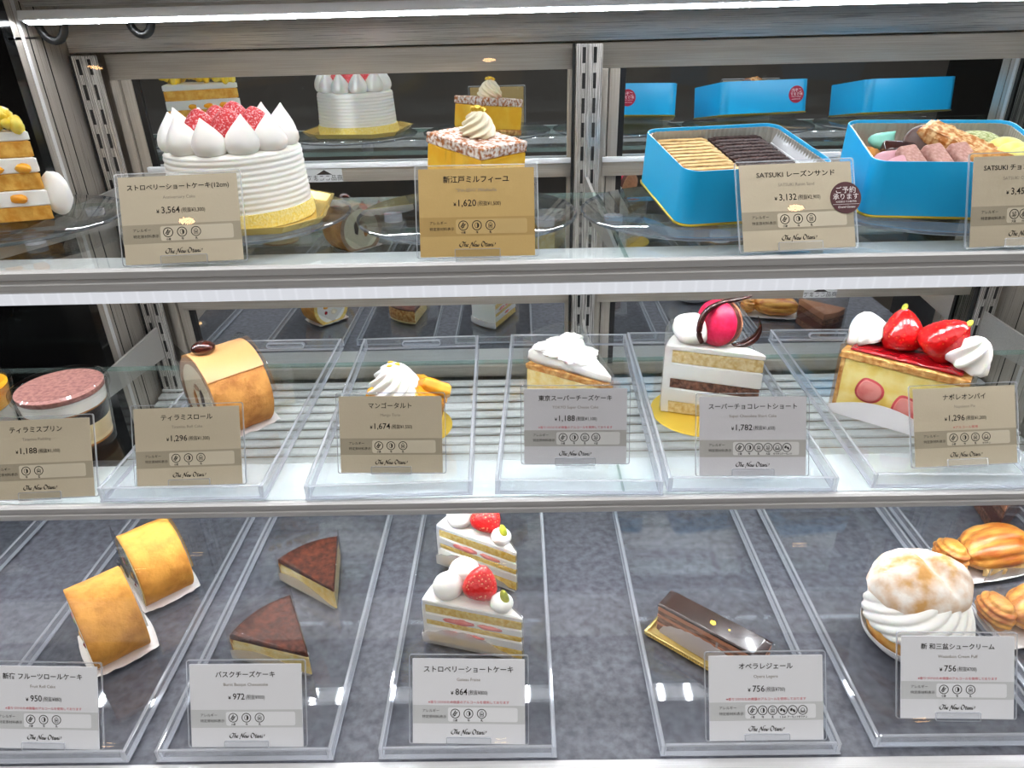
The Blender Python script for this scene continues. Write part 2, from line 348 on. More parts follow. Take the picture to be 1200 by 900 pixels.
def sheet_wall(bm, pts2, z0, z1, th=.0003, mi=0, closed=False):
    """a thin standing film that follows a path on plan; z1 may be a list"""
    n = len(pts2); P = [Vector(p) for p in pts2]
    nor = []
    for i in range(n):
        a = P[(i - 1) % n] if closed or i > 0 else P[i]; b = P[(i + 1) % n] if closed or i < n - 1 else P[i]
        t = (b - a).normalized(); nor.append(Vector((t.y, -t.x)))
    zt = z1 if isinstance(z1, (list, tuple)) else [z1] * n
    A = [bm.verts.new((P[i].x, P[i].y, z0)) for i in range(n)]; Bv = [bm.verts.new((P[i].x, P[i].y, zt[i])) for i in range(n)]
    A2 = [bm.verts.new((P[i].x + nor[i].x * th, P[i].y + nor[i].y * th, z0)) for i in range(n)]; B2 = [bm.verts.new((P[i].x + nor[i].x * th, P[i].y + nor[i].y * th, zt[i])) for i in range(n)]
    for i in range(n if closed else n - 1):
        j = (i + 1) % n
        for q in ((A[i], A[j], Bv[j], Bv[i]), (A2[j], A2[i], B2[i], B2[j]), (Bv[i], Bv[j], B2[j], B2[i]), (A[j], A[i], A2[i], A2[j])):
            f = bm.faces.new(q); f.material_index = mi
    if not closed:
        bm.faces.new((A[0], Bv[0], B2[0], A2[0])); bm.faces.new((A[-1], A2[-1], B2[-1], Bv[-1]))

# text as mesh -------------------------------------------------------
def text_faces(body, size, sx=1.0, align='CENTER', shear=0.0, bold=0.0):
    cu = bpy.data.curves.new('t', 'FONT'); cu.body = body; cu.size = size; cu.align_x = align; cu.align_y = 'CENTER'
    cu.shear = shear; cu.offset = bold; cu.resolution_u = 2; cu.space_character = 1.0
    o = bpy.data.objects.new('t', cu); C.objects.link(o)
    dg = bpy.context.evaluated_depsgraph_get(); dg.update()
    me = bpy.data.meshes.new_from_object(o.evaluated_get(dg))
    vs = [(v.co.x * sx, v.co.y) for v in me.vertices]; fs = [tuple(p.vertices) for p in me.polygons]
    bpy.data.objects.remove(o); bpy.data.curves.remove(cu); bpy.data.meshes.remove(me)
    return vs, fs
def put_text(bm, F, body, size, u, v, sx=1.0, align='CENTER', mi=0, width=None, shear=0, bold=0., mirror=False):
    """F maps (u,v) on the face to a 3D point"""
    vs, fs = text_faces(body, size, sx, align, shear, bold)
    if not vs: return
    if width:
        x0 = min(a for a, b in vs); x1 = max(a for a, b in vs); k = width / (x1 - x0); m_ = (x0 + x1) / 2
        vs = [((a - m_) * k, b) for a, b in vs]
    if mirror: vs = [(-a, b) for a, b in vs]
    V = [bm.verts.new(F(u + a, v + b)) for a, b in vs]
    for f in fs:
        try: q = bm.faces.new([V[i] for i in f]); q.material_index = mi
        except ValueError: pass
def poly2(bm, F, pts, mi=0):
    f = bm.faces.new([bm.verts.new(F(a, b)) for a, b in pts]); f.material_index = mi
def ring2(bm, F, cx, cy, r, t, mi=0, n=20, sx=1., sy=1.):
    a = [bm.verts.new(F(cx + (r) * sx * cos(2 * pi * i / n), cy + r * sy * sin(2 * pi * i / n))) for i in range(n)]
    b = [bm.verts.new(F(cx + (r - t) * sx * cos(2 * pi * i / n), cy + (r - t) * sy * sin(2 * pi * i / n))) for i in range(n)]
    for i in range(n):
        f = bm.faces.new((a[i], a[(i + 1) % n], b[(i + 1) % n], b[i])); f.material_index = mi
def ell(cx, cy, a, b, rot=0, n=14, t0=0, t1=2 * pi):
    o = []
    for i in range(n):
        t = t0 + (t1 - t0) * i / (n - (0 if t1 - t0 > 6.2 else 1)); x = a * cos(t); y = b * sin(t)
        o.append((cx + x * cos(rot) - y * sin(rot), cy + x * sin(rot) + y * cos(rot)))
    return o
def crom(pts, k=6):
    o = []; P = [pts[0]] + list(pts) + [pts[-1]]
    for i in range(1, len(P) - 2):
        for j in range(k):
            t = j / k; r = []
            for d in (0, 1):
                a, b, c, e = P[i - 1][d], P[i][d], P[i + 1][d], P[i + 2][d]
                r.append(.5 * (2 * b + (c - a) * t + (2 * a - 5 * b + 4 * c - e) * t * t + (3 * b - a - 3 * c + e) * t ** 3))
            o.append(tuple(r))
    o.append(pts[-1]); return o
SCRIPT = [  # pen strokes of the hotel's script lettering, drawn in units of the x-height
    [(0.1, 1.5), (-.5, 1.2), (-.6, .4), (.1, -.1), (.5, .3)], [(-.1, 1.7), (.6, 2.1), (1.5, 1.8), (2.3, 2.0)], [(1.2, 1.9), (.9, 1.0), (.6, .1), (.1, -.2)],
    [(1.9, 2.0), (1.6, 1.0), (1.4, 0)], [(1.45, .3), (1.9, .95), (2.2, .9), (2.05, .3), (2.2, 0), (2.5, .2)], [(2.6, .45), (3.05, .7), (2.9, 1.0), (2.6, .7), (2.6, .2), (2.9, 0), (3.4, .3)],
    [(4.0, -.5), (3.7, -.3), (4.2, .4), (4.8, 1.9)], [(4.8, 1.9), (5.0, 1.0), (5.3, 0)], [(5.3, 0), (5.7, 1.2), (6.0, 2.1), (6.7, 2.2)],
    [(6.0, .45), (6.45, .7), (6.3, 1.0), (6.0, .7), (6.0, .2), (6.3, 0), (6.7, .3)], [(6.8, .95), (6.75, .2), (7.0, 0), (7.35, .9)], [(7.35, .9), (7.3, .2), (7.6, 0), (7.95, .9), (8.2, 1.1)],
    [(10.0, 1.9), (9.2, 1.6), (8.9, .7), (9.4, -.1), (10.1, .3), (10.5, 1.2), (10.1, 1.9), (9.5, 2.1), (8.9, 1.7)],
    [(11.3, 1.5), (11.0, .6), (10.95, .1), (11.2, 0), (11.5, .3)], [(10.8, 1.05), (11.6, 1.1)], [(12.3, .9), (11.8, .9), (11.6, .3), (11.85, 0), (12.2, .5), (12.35, .95), (12.2, .2), (12.4, 0), (12.65, .25)],
    [(12.8, .95), (12.65, 0)], [(12.7, .3), (13.1, .95), (13.4, .85), (13.25, .2), (13.45, 0), (13.75, .3)], [(14.0, .95), (13.85, .2), (14.0, 0), (14.5, .3), (15.0, 1.0), (14.9, 1.4)], [(14.1, 1.4), (14.2, 1.6)]]
def script(bm, F, u, v, width, mi=0):
    k = width / 15.6; pen = (cos(radians(38)) * k * .24, sin(radians(38)) * k * .24)
    for s in SCRIPT:
        q = crom(s, 4); q = [(u + (x - 7.2) * k, v + (y - .8) * k) for x, y in q]
        A = [bm.verts.new(F(x + pen[0], y + pen[1])) for x, y in q]; Bb = [bm.verts.new(F(x - pen[0], y - pen[1])) for x, y in q]
        for i in range(len(q) - 1):
            f = bm.faces.new((A[i], A[i + 1], Bb[i + 1], Bb[i])); f.material_index = mi

# ------------------------------------------------------------------ the shop around the showcase
def shell():
    bm = B(); box(bm, -4, 4, -4.5, 1.7, -.05, 0); struct(link('floor', bm, 'floor', smooth=False))
    bm = B(); box(bm, -4, 4, -4.5, -2.3, 2.7, 2.75); struct(link('ceiling', bm, 'ceil', smooth=False))
    bm = B(); box(bm, -4, 4, 1.7, 1.75, 0, 2.7); struct(link('wall_back', bm, 'wallp', smooth=False))
    bm = B(); box(bm, -4, 4, -4.55, -4.5, 0, 2.75); struct(link('wall_front_added', bm, 'wallp', smooth=False))  # unseen dark wall, added so the mirrored doors reflect a dark background
    for n_, x in (('wall_left', -4.05), ('wall_right', 4.0)):
        bm = B(); box(bm, x, x + .05, -4.5, 1.7, 0, 2.2); struct(link(n_, bm, 'wallp', smooth=False))
    for i, (x, y) in enumerate(((-3.04, -4.36), (-.19, -4.40), (2.4, -3.4))):
        t = thing('ceiling_downlight', ('warm round downlight in the shop ceiling, mirrored beside the corner pillar', 'warm round downlight in the shop ceiling, mirrored above the mille-feuille', 'warm round downlight in the shop ceiling facing the biscuit tins')[i], 'light', (x, y, 2.70), 0, 'shop ceiling downlights')
        bm = B(); lathe(bm, [(.05, -.012), (.075, -.012), (.08, 0), (.05, 0)], 28, cap=False); bm.faces.ensure_lookup_table(); link('rim', bm, 'lamprim', t)
        bm = B(); lathe(bm, [(.052, -.006), (.052, -.002)], 28); link('bulb', bm, 'lamp', t)
    for i, (x, z, lb) in enumerate(((-2.5, 1.60, 'towards the strawberry cake end'), (2.07, 1.60, 'towards the biscuit tin end'))):
        t = thing('wall_lamp', 'small warm lamp on the shop wall ' + lb, 'light', (x, -4.499, z))
        bm = B(); box(bm, -.05, .05, 0, .02, -.04, .04, .004); link('back_plate', bm, 'lamprim', t)
        bm = B(); blob(bm, (0, .06, 0), (.06, .03, .025), 0, 10, 1, 3); link('lamp_shade', bm, 'lamp', t)
shell()

# ------------------------------------------------------------------ the showcase
XL, XR = -.70, .70
case = thing('display_case', 'refrigerated steel pastry showcase with a grey stone deck', 'display case', (0, 0, 0))
bm = B(); box(bm, XL, XR, .352, .93, DECK - .02, DECK); link('deck', bm, 'deck', case, smooth=False)
bm = B(); box(bm, XL, XR, .336, .3515, DECK - .03, DECK + .0015, .001); link('front_trim', bm, 'rail', case)
bm = B(); box(bm, XL, XR, .36, .95, .0, DECK - .021, .004); link('base_cabinet', bm, 'cabinet', case)
bm = B(); box(bm, XL, XR, MIR + .012, .95, DECK, 1.42); link('rear_panel', bm, 'steelv', case, smooth=False)
for x in (XL - .006, XR):
    bm = B(); box(bm, x, x + .006, .552, .80, DECK, 1.40); link('side_glass', bm, 'sideglass', case, smooth=False)
for (x0, x1, s) in ((XL, -.510, 1), (.640, XR, -1)):
    bm = B(); box(bm, x0, x1, .802, .912, DECK + .0005, 1.39, .001)
    xi = x1 if s > 0 else x0
    for y in (.826, .848):
        box(bm, xi - .0006, xi + .0006, y - .0005, y + .0005, DECK + .0005, 1.39, 0, 1)
    box(bm, xi - .0006, xi + .0006, .812, .818, DECK + .0005, 1.39, 0, 2)
    link('corner_pillar', bm, ['steelv', 'slot', 'rail'], case, smooth=False)
    bm = B(); box(bm, x0, x1 + 0, .785, .8010, DECK + .0005, 1.39); link('gasket', bm, 'black_gloss' if s > 0 else 'steelv', case, smooth=False)
# header, ceiling panel and cables
bm = B(); box(bm, -.509, .639, .8895, .900, 1.1845, 1.236, .001); link('header_panel', bm, 'header', case)
bm = B(); rings(bm, [[(x, .834, 1.231), (x, .60, 1.36), (x, .60, 1.37), (x, .836, 1.240), (x, .900, 1.240), (x, .900, 1.237), (x, .836, 1.237)] for x in (-.509, .639)]); link('ceiling_panel', bm, 'header', case, smooth=False)
bm = B(); box(bm, XL, XR, .548, .95, 1.40, 1.44, .003); link('case_roof', bm, 'steel', case)
for cx, ww, hh in ((-.490, .014, .020), (-.395, .012, .016)):
    bm = B(); tube(bm, [(cx + ww * cos(pi + pi * i / 12), .838, 1.218 + hh * sin(pi + pi * i / 12)) for i in range(13)], .0042, 10); link('cable', bm, 'cable', case)
bm = B(); box(bm, XL, -.51, .79, .84, 1.20, 1.2035, .0005); link('pillar_bracket', bm, 'steel', case)
# sliding mirror doors
def door(name, x0, x1, label, full):
    t = thing(name, label, 'door', ((x0 + x1) / 2, MIR, DECK)); W = (x1 - x0) / 2; z0, z1 = .058, .483
    bm = B(); box(bm, -W + .03, W - .008, .002, .006, z0 + .012, z1 - .026); link('mirror_pane', bm, 'mirror', t, smooth=False)
    bm = B()
    box(bm, -W, W, -.004, .010, z1 - .028, z1, .001, 0)
    box(bm, -W, W, -.004, .010, z0, z0 + .016, .001, 0)
    link('rail', bm, 'frame', t)
    for s in ((-1, 1)):
        bm = B()
        if s < 0:
            box(bm, -W, -W + .010, -.006, .010, z0 + .016, z1 - .028, .001); box(bm, -W + .0115, -W + .024, -.003, .010, z0 + .016, z1 - .028, .001); box(bm, -W + .024, -W + .031, -.001, .010, z0 + .016, z1 - .028, 0, 1)
        else:
            box(bm, W - .009, W, -.004, .010, z0 + .016, z1 - .028, .001)
        link('stile', bm, ['framev', 'black'], t)
    return t
door('sliding_mirror_door', -.475, .070, 'mirrored sliding door behind the strawberry cake and mille-feuille', 1)
door('sliding_mirror_door', .098, .638, 'mirrored sliding door behind the blue biscuit tins', 1)
# slotted posts
def post(x, label, w=.030):
    t = thing('slotted_post', label, 'post', (x, .880, DECK))
    bm = B(); box(bm, -w / 2, w / 2, 0, .008, .03, .482, .0008)
    box(bm, -w / 2 - .004, -w / 2 - .001, .002, .008, .03, .482, 0, 1)
    z = .06
    while z < .465:
        for s in (-.0062, .0062): box(bm, s - .0018, s + .0018, -.0003, .001, z, z + .0165, 0, 1)
        z += .0268
    link('upright', bm, ['post', 'slot'], t); return t
post(.084, 'slotted steel post between the two mirrored doors')
post(-.4900, 'slotted steel post beside the tiramisu roll end of the case', .026)
post(.6170, 'slotted steel post beside the strawberry napoleon end of the case', .026)
# horizontal cross bars in front of the mirror, each with a load line sticker
def crossbar(z, h, lip, label, sx):
    t = thing('cross_bar', label, 'rail', (0, MIR - .006, z))
    bm = B(); box(bm, -.455, .066, -.0015, .003, 0, h, .0005); box(bm, .104, .60, -.0015, .003, 0, h, .0005); link('bar', bm, 'frame', t)
    bm = B(); box(bm, -.455, .066, -.003, .003, h, h + lip, .0005); box(bm, .104, .60, -.003, .003, h, h + lip, .0005); link('lip', bm, 'white_housing', t)
    w = .044
    bm = B(); hz = h * .95
    box(bm, sx - w / 2, sx + w / 2, -.0022, -.0016, h * .5 - hz / 2, h * .5 + hz / 2, 0, 0)
    F = lambda a, b: (sx + a, -.0024, h * .5 + b)
    poly2(bm, F, [(-.010, hz * .05), (.010, hz * .05), (0, hz * .42)], 1)
    put_text(bm, F, '商品ここまで', .0075, 0, -hz * .22, mi=1, mirror=True)
    link('load_line_sticker', bm, ['label', 'ink'], t, smooth=False)
crossbar(1.0335, .0165, .006, 'grey cross bar with an arrow sticker above the upper glass shelf', -.238)
crossbar(.868, .016, .004, 'grey cross bar with an arrow sticker above the tray shelf', .40)
# louvred duct cover at the back of the deck
t = thing('air_duct_cover', 'silver louvred air duct cover along the rear of the deck', 'vent', (0, 0, DECK))
bm = B()
for i in range(13):
    y = .700 + i * .0148; z = .002 + i * .0042
    box(bm, -.505, .635, y, y + .0138, z, z + .0036, .0007)
link('louvres', bm, 'slat', t)
bm = B(); rings(bm, [[(x, .695, .0005), (x, .895, .0005), (x, .895, .052), (x, .890, .052), (x, .695, .0016)] for x in (-.506, .636)]); link('duct_body', bm, 'frame', t, smooth=False)

# light strips
def strip(label, y, z, w, m, ang, x0=-.506, x1=XR - .065, name='light_strip'):
    t = thing(name, label, 'light', ((x0 + x1) / 2, y, z), (ang, 0, 0)); L = (x1 - x0) / 2
    bm = B(); box(bm, -L, L, -w / 2 - .003, w / 2 + .003, .0006, .010, .001); link('housing', bm, 'white_housing', t)
    bm = B(); flat(bm, [(-L + .004, -w / 2, 0), (-L + .004, w / 2, 0), (L - .004, w / 2, 0), (L - .004, -w / 2, 0)]); link('diode_strip', bm, m, t, smooth=False)
    return t
strip('bright diode strip along the top of the case before the header', .816, 1.2155, .010, 'led_top', radians(-20))
strip('diode strip under the front edge of the case roof', .572, 1.386, .03, 'led_head', radians(12), name='light_strip')

def shelf(label, z, yf, yb, railh, lens, tabs):
    t = thing('glass_shelf', label, 'shelf', (0, 0, z))
    X0, X1 = XL + .003, XR - .003
    for xa, xb in ((X0, .0838), (.0846, X1)):
        bm = B(); fs = box(bm, xa, xb, yf + .0032, yb, -.006, 0); bm.normal_update()
        for f in fs:
            if abs(f.normal.z) < .5: f.material_index = 1
        link('glass_pane', bm, ['glass', 'glassedge'], t, smooth=False)
    bm = B()
    # front rail: stepped extrusion
    h = railh
    rings(bm, [[(x, yf, .0005), (x, yf + .003, .0005), (x, yf + .003, -.0066), (x, yf + .012, -.0066), (x, yf + .012, -h), (x, yf, -h), (x, yf - .0012, -h * .93), (x, yf - .0012, -h * .62), (x, yf, -h * .58), (x, yf, -h * .42), (x, yf - .0015, -h * .36), (x, yf - .0015, -h * .08)] for x in (X0, X1)])
    link('front_rail', bm, 'rail', t, smooth=False)
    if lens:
        bm = B(); box(bm, X0, X1, yf + .001, yf + .0125, -h - lens, -h, .0015); link('reflected_glow_strip', bm, 'lens', t)  # strip under the rail glows in place of reflected diode light
    # white lamp housing under the front of the glass and its diodes
    bm = B(); box(bm, X0, X1, yf + .014, yf + tabs, -.012, -.0066, .001); link('lamp_housing', bm, 'white_housing', t)
    d0 = .034 if lens else .046
    bm = B(); flat(bm, [(X0 + .01, yf + d0, -.0125), (X0 + .01, yf + d0 + .018, -.0125), (X1 - .01, yf + d0 + .018, -.0125), (X1 - .01, yf + d0, -.0125)]); link('diode_strip', bm, 'led_shelf' if lens else 'led_mid', t, smooth=False)
    # brackets from the posts
    for x in (-.490, .084, .617):
        bm = B(); rings(bm, [[(x + d, .8795, -.052), (x + d, .8795, -.008), (x + d, yf + .05, -.0125), (x + d, yf + .05, -.018)] for d in (-.0016, .0016)]); link('bracket', bm, 'steel', t, smooth=False)
    return t
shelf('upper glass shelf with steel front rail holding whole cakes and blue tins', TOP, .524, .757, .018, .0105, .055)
shelf('lower glass shelf with steel front rail holding clear trays of cake', MID, .473, .742, .0135, 0, .070)

# front glass
t = thing('front_glass', 'curved clear front glass of the showcase', 'glass', (0, 0, 0))
prof = [(.327, DECK - .006), (.352, .73), (.398, .782), (.430, .820), (.447, .858), (.466, .94), (.484, 1.044), (.499, 1.13), (.513, 1.21), (.528, 1.30), (.54, 1.40)]
fine = crom(prof, 6)
bm = B()
rs = []
for x in (XL, XR):
    rs.append([(x, y, z) for y, z in fine] + [(x, y - .004, z + .0008) for y, z in fine[::-1]])
rings(bm, rs); link('pane', bm, 'front', t, ang=30)
print('case built')

# ------------------------------------------------------------------ trays
def tray_proto(L, W, h, slot, label):
    t = thing('acrylic_tray', label, 'tray', (0, 0, 0)); th = .003; e = .0006
    def wall(name, x0, x1, y0, y1, z0, z1):
        bm = B(); box(bm, x0, x1, y0, y1, z0, z1, e, seg=1)
        for f in bm.faces: f.material_index = 1 if (f.normal.z > .3 or f.calc_area() < .0001) else 0
        box(bm, x0 - .0004, x1 + .0004, y0 - .0002, y1 + .0002, z0 - .0004, z0 + .0008, 0, 1)
        return link(name, bm, ['acwall', 'acedge'], t, smooth=False)
    bm = B(); box(bm, -W / 2, W / 2, 0, L, .0004, .0030); link('base_panel', bm, 'acry', t, smooth=False)
    wall('side_wall', -W / 2, -W / 2 + th, 0, L, .0032, h); wall('side_wall', W / 2 - th, W / 2, 0, L, .0032, h)
    wall('front_wall', -W / 2 + th + .0002, W / 2 - th - .0002, 0, th, .0032, h)
    rw = wall('rear_wall', -W / 2 + th + .0002, W / 2 - th - .0002, L - th, L, .0032, h)
    if slot:
        bm = B(); P = rrect(.046, h * .42, h * .2, 5)
        rs = [[(x, y, z + h * .55) for x, z in [(p[0] * k, p[1] * (k if k == 1 else .72)) for p in P]] for (k, y) in ((1, L - th - .0004), (1, L + .0004), (.94, L + .0004), (.94, L - th - .0004))]
        rings(bm, rs + [rs[0]], False, False); link('handle_slot', bm, 'acedge', rw, smooth=False)
    return t
tm = tray_proto(.300, .137, .0165, True, '')
TR = [(-.2815, 'clear acrylic tray under the tiramisu roll cake', 0), (-.1105, 'clear acrylic tray under the mango tart', 1.5), (.0455, 'clear acrylic tray under the cream topped cheesecake', -2.2), (.187, 'clear acrylic tray under the macaron topped chocolate shortcake', -1.6), (.3535, 'clear acrylic tray under the strawberry napoleon pie', -2.2)]
for i, (x, lab, rz) in enumerate(TR):
    if i == 0: tm.location = (x, .475, MID); tm['label'] = lab; tm['group'] = 'trays on the lower glass shelf'
    else: dup(tm, (x, .475, MID), radians(rz), lab, 'trays on the lower glass shelf')
td = tray_proto(.318, .137, .0145, False, '')
TD = [(-.379, 'clear acrylic tray under the two fruit roll cakes'), (-.2195, 'clear acrylic tray under the two burnt cheesecakes'), (-.0465, 'clear acrylic tray under the two strawberry shortcakes'), (.1705, 'clear acrylic tray under the dark chocolate opera slice'), (.336, 'clear acrylic tray under the big cream puff'), (-.622, 'clear acrylic tray without a cake beside the fruit roll tray'), (.485, 'clear acrylic tray under the two glazed puff pastries')]
for i, (x, lab) in enumerate(TD):
    y = .3525
    if i == 4: y = .358
    if i == 0: td.location = (x, y, DECK); td['label'] = lab; td['group'] = 'trays on the stone deck'
    else: dup(td, (x, y, DECK), 0, lab, 'trays on the stone deck')

# ------------------------------------------------------------------ price signs
CW, CH = .088, .066
ICON = {'w': '小麦', 'e': '卵', 'm': '乳', 's': '大豆', 'g': 'ゼラチン', 'a': 'アーモンド', 'k': 'くるみ', 'n': 'カシューナッツ'}
def icon(bm, F, u, v, r, k):
    ring2(bm, F, u, v, r, r * .16)
    if k == 'w':
        for q in (-.36, -.08, .2):
            for s in (-1, 1): poly2(bm, F, ell(u + q * r * .7 + s * r * .16, v + q * r * 1.1 - s * r * .12 + r * .1, r * .24, r * .11, radians(75 if s < 0 else 20), 8))
        poly2(bm, F, [(u - .4 * r, v - .6 * r), (u - .3 * r, v - .6 * r), (u + .15 * r, v + .3 * r), (u + .05 * r, v + .3 * r)])
    elif k == 'e':
        ring2(bm, F, u, v, r * .55, r * .1, sx=.8); poly2(bm, F, ell(u + r * .05, v, r * .38, r * .5, 0, 10, -pi / 2, pi / 2))
    elif k == 'm':
        for (a, b, c, d) in ((-.4, .4, -.55, -.47), (-.4, .4, .12, .22), (-.4, -.3, -.55, .3), (.3, .4, -.55, .3), (-.25, .25, .45, .56), (-.22, .22, -.3, -.05)):
            poly2(bm, F, [(u + a * r, v + c * r), (u + b * r, v + c * r), (u + b * r, v + d * r), (u + a * r, v + d * r)])
    elif k == 's':
        for (a, b) in ((-.28, .25), (.25, .3), (-.1, -.1), (.3, -.15), (-.3, -.35), (.1, -.45)): ring2(bm, F, u + a * r, v + b * r, r * .2, r * .09, n=8)
    elif k == 'g':
        ring2(bm, F, u, v + .08 * r, r * .4, r * .09, n=12); poly2(bm, F, ell(u, v - .42 * r, r * .6, r * .09)); ring2(bm, F, u + .35 * r, v - .15 * r, r * .2, r * .08, n=8); ring2(bm, F, u - .35 * r, v - .15 * r, r * .2, r * .08, n=8)
    else:
        poly2(bm, F, ell(u - .28 * r, v + .1 * r, r * .36, r * .2, radians(65))); poly2(bm, F, ell(u + .28 * r, v - .15 * r, r * .38, r * .22, radians(-60)))
        ring2(bm, F, u - .28 * r, v + .1 * r, r * .3, r * .05, n=8)
    put_text(bm, F, ICON[k], r * .52, u, v - r * 1.42, sx=.9, bold=.00005)
def sign(x, y, z, yaw, lean, title, tw, sub, price, tax, red, icons, sty, label, title_w=None, redw=.62, sticker=False, lip=True, band_glyph=None, subx=0.):
    t = thing('price_sign', label, 'sign', (x, y, z), radians(yaw)); ln = radians(lean)
    def P(d):   # a point on the leaning face, d in front of the card
        def F(u, v): return (u, v * sin(ln) - d * cos(ln), .0035 + v * cos(ln) + d * sin(ln))
        return F
    W, H = CW, CH
    EDG = []
    def plate(bm, u0, u1, v0, v1, d0, d1, r, mi=0, edge=0):
        F0, F1 = P(d0), P(d1); p = rrect(u1 - u0, v1 - v0, r, 4, (u0 + u1) / 2, (v0 + v1) / 2)
        rings(bm, [[F0(a, b) for a, b in p], [F1(a, b) for a, b in p]], mi=mi)
        if edge:
            q = rrect(u1 - u0 - 2 * edge, v1 - v0 - 2 * edge, max(r - edge * .5, .0003), 4, (u0 + u1) / 2, (v0 + v1) / 2); G = P(d1 + .00004)
            a_ = [bm.verts.new(G(*x)) for x in p]; b_ = [bm.verts.new(G(*x)) for x in q]
            for i in range(len(p)):
                f = bm.faces.new((a_[i], a_[(i + 1) % len(p)], b_[(i + 1) % len(p)], b_[i])); f.material_index = 1; EDG.append(f)
    bm = B(); plate(bm, -W / 2, W / 2, 0, H, -.0003, .0003, .0005, 0)
    F = P(.00036); poly2(bm, F, [(-W / 2, .235 * H), (W / 2, .235 * H), (W / 2, .452 * H), (-W / 2, .452 * H)], 1)
    F = P(.00042); poly2(bm, F, rrect(.62 * W, .168 * H, .0016, 4, .125 * W, .343 * H), 2)
    link('card', bm, ['card_' + sty, 'card_' + sty + '_band', 'card_' + sty + '_box'], t, smooth=False)
    F = P(.00050); bm = B()
    put_text(bm, F, title, tw * W, 0, .872 * H, width=title_w * W if title_w else None, bold=.00006)
    nw = (.037 * sum(c != ',' for c in price) + .014 * price.count(',')) * W; xw = (.105 + .023 * sum(c != ',' for c in tax) + .010 * price.count(',')) * W
    x0 = -(nw + xw + .045 * W) / 2
    put_text(bm, F, '¥', .042 * W, x0 + .018 * W, .594 * H, bold=.00006)
    put_text(bm, F, price, .079 * W, x0 + .045 * W + nw / 2, .607 * H, width=nw * .95, bold=.00005)
    put_text(bm, F, '(税抜¥' + tax + ')', .047 * W, x0 + .050 * W + nw + xw / 2, .600 * H, width=xw * .97)
    put_text(bm, F, 'アレルギー', .031 * W, -.415 * W, .385 * H, align='LEFT'); put_text(bm, F, '特定原材料表示', .031 * W, -.415 * W, .315 * H, align='LEFT')
    sp = .118 if len(icons) < 4 else (.107 if len(icons) < 5 else .088)
    for i, k in enumerate(icons): icon(bm, F, (-.12 + i * sp) * W, .355 * H, .043 * W, k)
    script(bm, F, 0, .135 * H, .31 * W)
    link('printed_lettering', bm, 'ink', t, smooth=False)
    if sub:
        bm = B(); put_text(bm, F, sub, .038 * W, subx * W, .755 * H); link('subtitle_lettering', bm, 'greyink', t, smooth=False)
    if red:
        bm = B(); put_text(bm, F, red, .028 * W, 0, .487 * H, width=redw * W); r = link('red_lettering', bm, 'redink', t, smooth=False); r['label'] = 'red notice line'
    # clear holder: back sheet, foot and front lip
    bm = B(); plate(bm, -W / 2 - .0030, W / 2 + .0030, -.001, H + .0030, -.0022, -.0006, .002, 0, .0007)
    for f in bm.faces: f.material_index = 1 if (f.calc_area() < .00025 or f in EDG) else 0
    p0 = P(-.0022)(0, 0); p0y = p0[1]
    box(bm, -.017, .017, -.0050, .028, .0008, .0022)
    if lip:
        a0 = len(bm.faces); plate(bm, -.0175, .0175, -.0012, .0058, .0012, .0024, .001, 0, .0006)
        bm.faces.ensure_lookup_table()
        for f in bm.faces[a0:]: f.material_index = 1 if (f.calc_area() < .00012 or f in EDG) else 0
    link('acrylic_holder', bm, ['acry', 'acedge'], t, smooth=False)
    if sticker:
        bm = B(); F0, F1 = P(.0006), P(.0009); cu, cv, r = .435 * W, .575 * H, .0122
        rings(bm, [[F0(a, b) for a, b in ell(cu, cv, r, r, 0, 40)], [F1(a, b) for a, b in ell(cu, cv, r, r, 0, 40)]], mi=0)
        F = P(.00105); put_text(bm, F, 'ご予約', .0056, cu, cv + .0055, mi=1); put_text(bm, F, '承ります', .0052, cu, cv + .0005, mi=1)
        put_text(bm, F, '※3日前までの御予約', .0018, cu, cv - .0032, mi=1); poly2(bm, F, [(cu - .0105, cv - .0052), (cu + .0105, cv - .0052), (cu + .0105, cv - .0050), (cu - .0105, cv - .0050)], 1)
        put_text(bm, F, 'Grand Gateau', .0024, cu, cv - .0072, mi=1, shear=.3)
        s = link('reservation_sticker', bm, ['maroon', 'whiteink'], t, smooth=False); s['label'] = 'round maroon sticker with white writing'
    return t
RED = '※香りづけのため微量のアルコールを使用しております'
sign(-.2575, .528, TOP, 6, 23, 'ストロベリーショートケーキ(12cm)', .055, 'Anniversary Cake', '3,564', '3,300', None, 'wem', 'tan', 'tan price card for the whole strawberry cake, priced 3,564', title_w=.86)
sign(-.0315, .528, TOP, 0, 22, '新江戸ミルフィーユ', .064, '"Shin-EDO" Millefeuille', '1,620', '1,500', None, 'wem', 'gold', 'golden brown price card before the yellow mille-feuille, priced 1,620')
sign(.2150, .529, TOP, 5, 28, 'SATSUKI レーズンサンド', .058, 'SATSUKI Raisin Sand', '3,132', '2,900', None, 'wem', 'tan', 'tan price card with a round maroon sticker, priced 3,132', title_w=.70, sticker=True)
sign(.3850, .528, TOP, 4, 19, 'SATSUKI チョコレート&クッキー', .055, 'SATSUKI Chocolate & Cookie', '3,456', '3,200', None, 'swemka', 'tan', 'tan price card before the tin of mixed cookies', title_w=.82)
sign(-.4030, .481, MID, 3, 24, 'ティラミスプリン', .062, 'Tiramisu Pudding', '1,188', '1,100', None, 'em', 'tan', 'tan price card before the tiramisu pudding cup, priced 1,188')
sign(-.2810, .491, TRAY_M, 2, 25, 'ティラミスロール', .062, 'Tiramisu Roll Cake', '1,296', '1,300', None, 'wem', 'tan', 'tan price card before the tiramisu roll, priced 1,296')
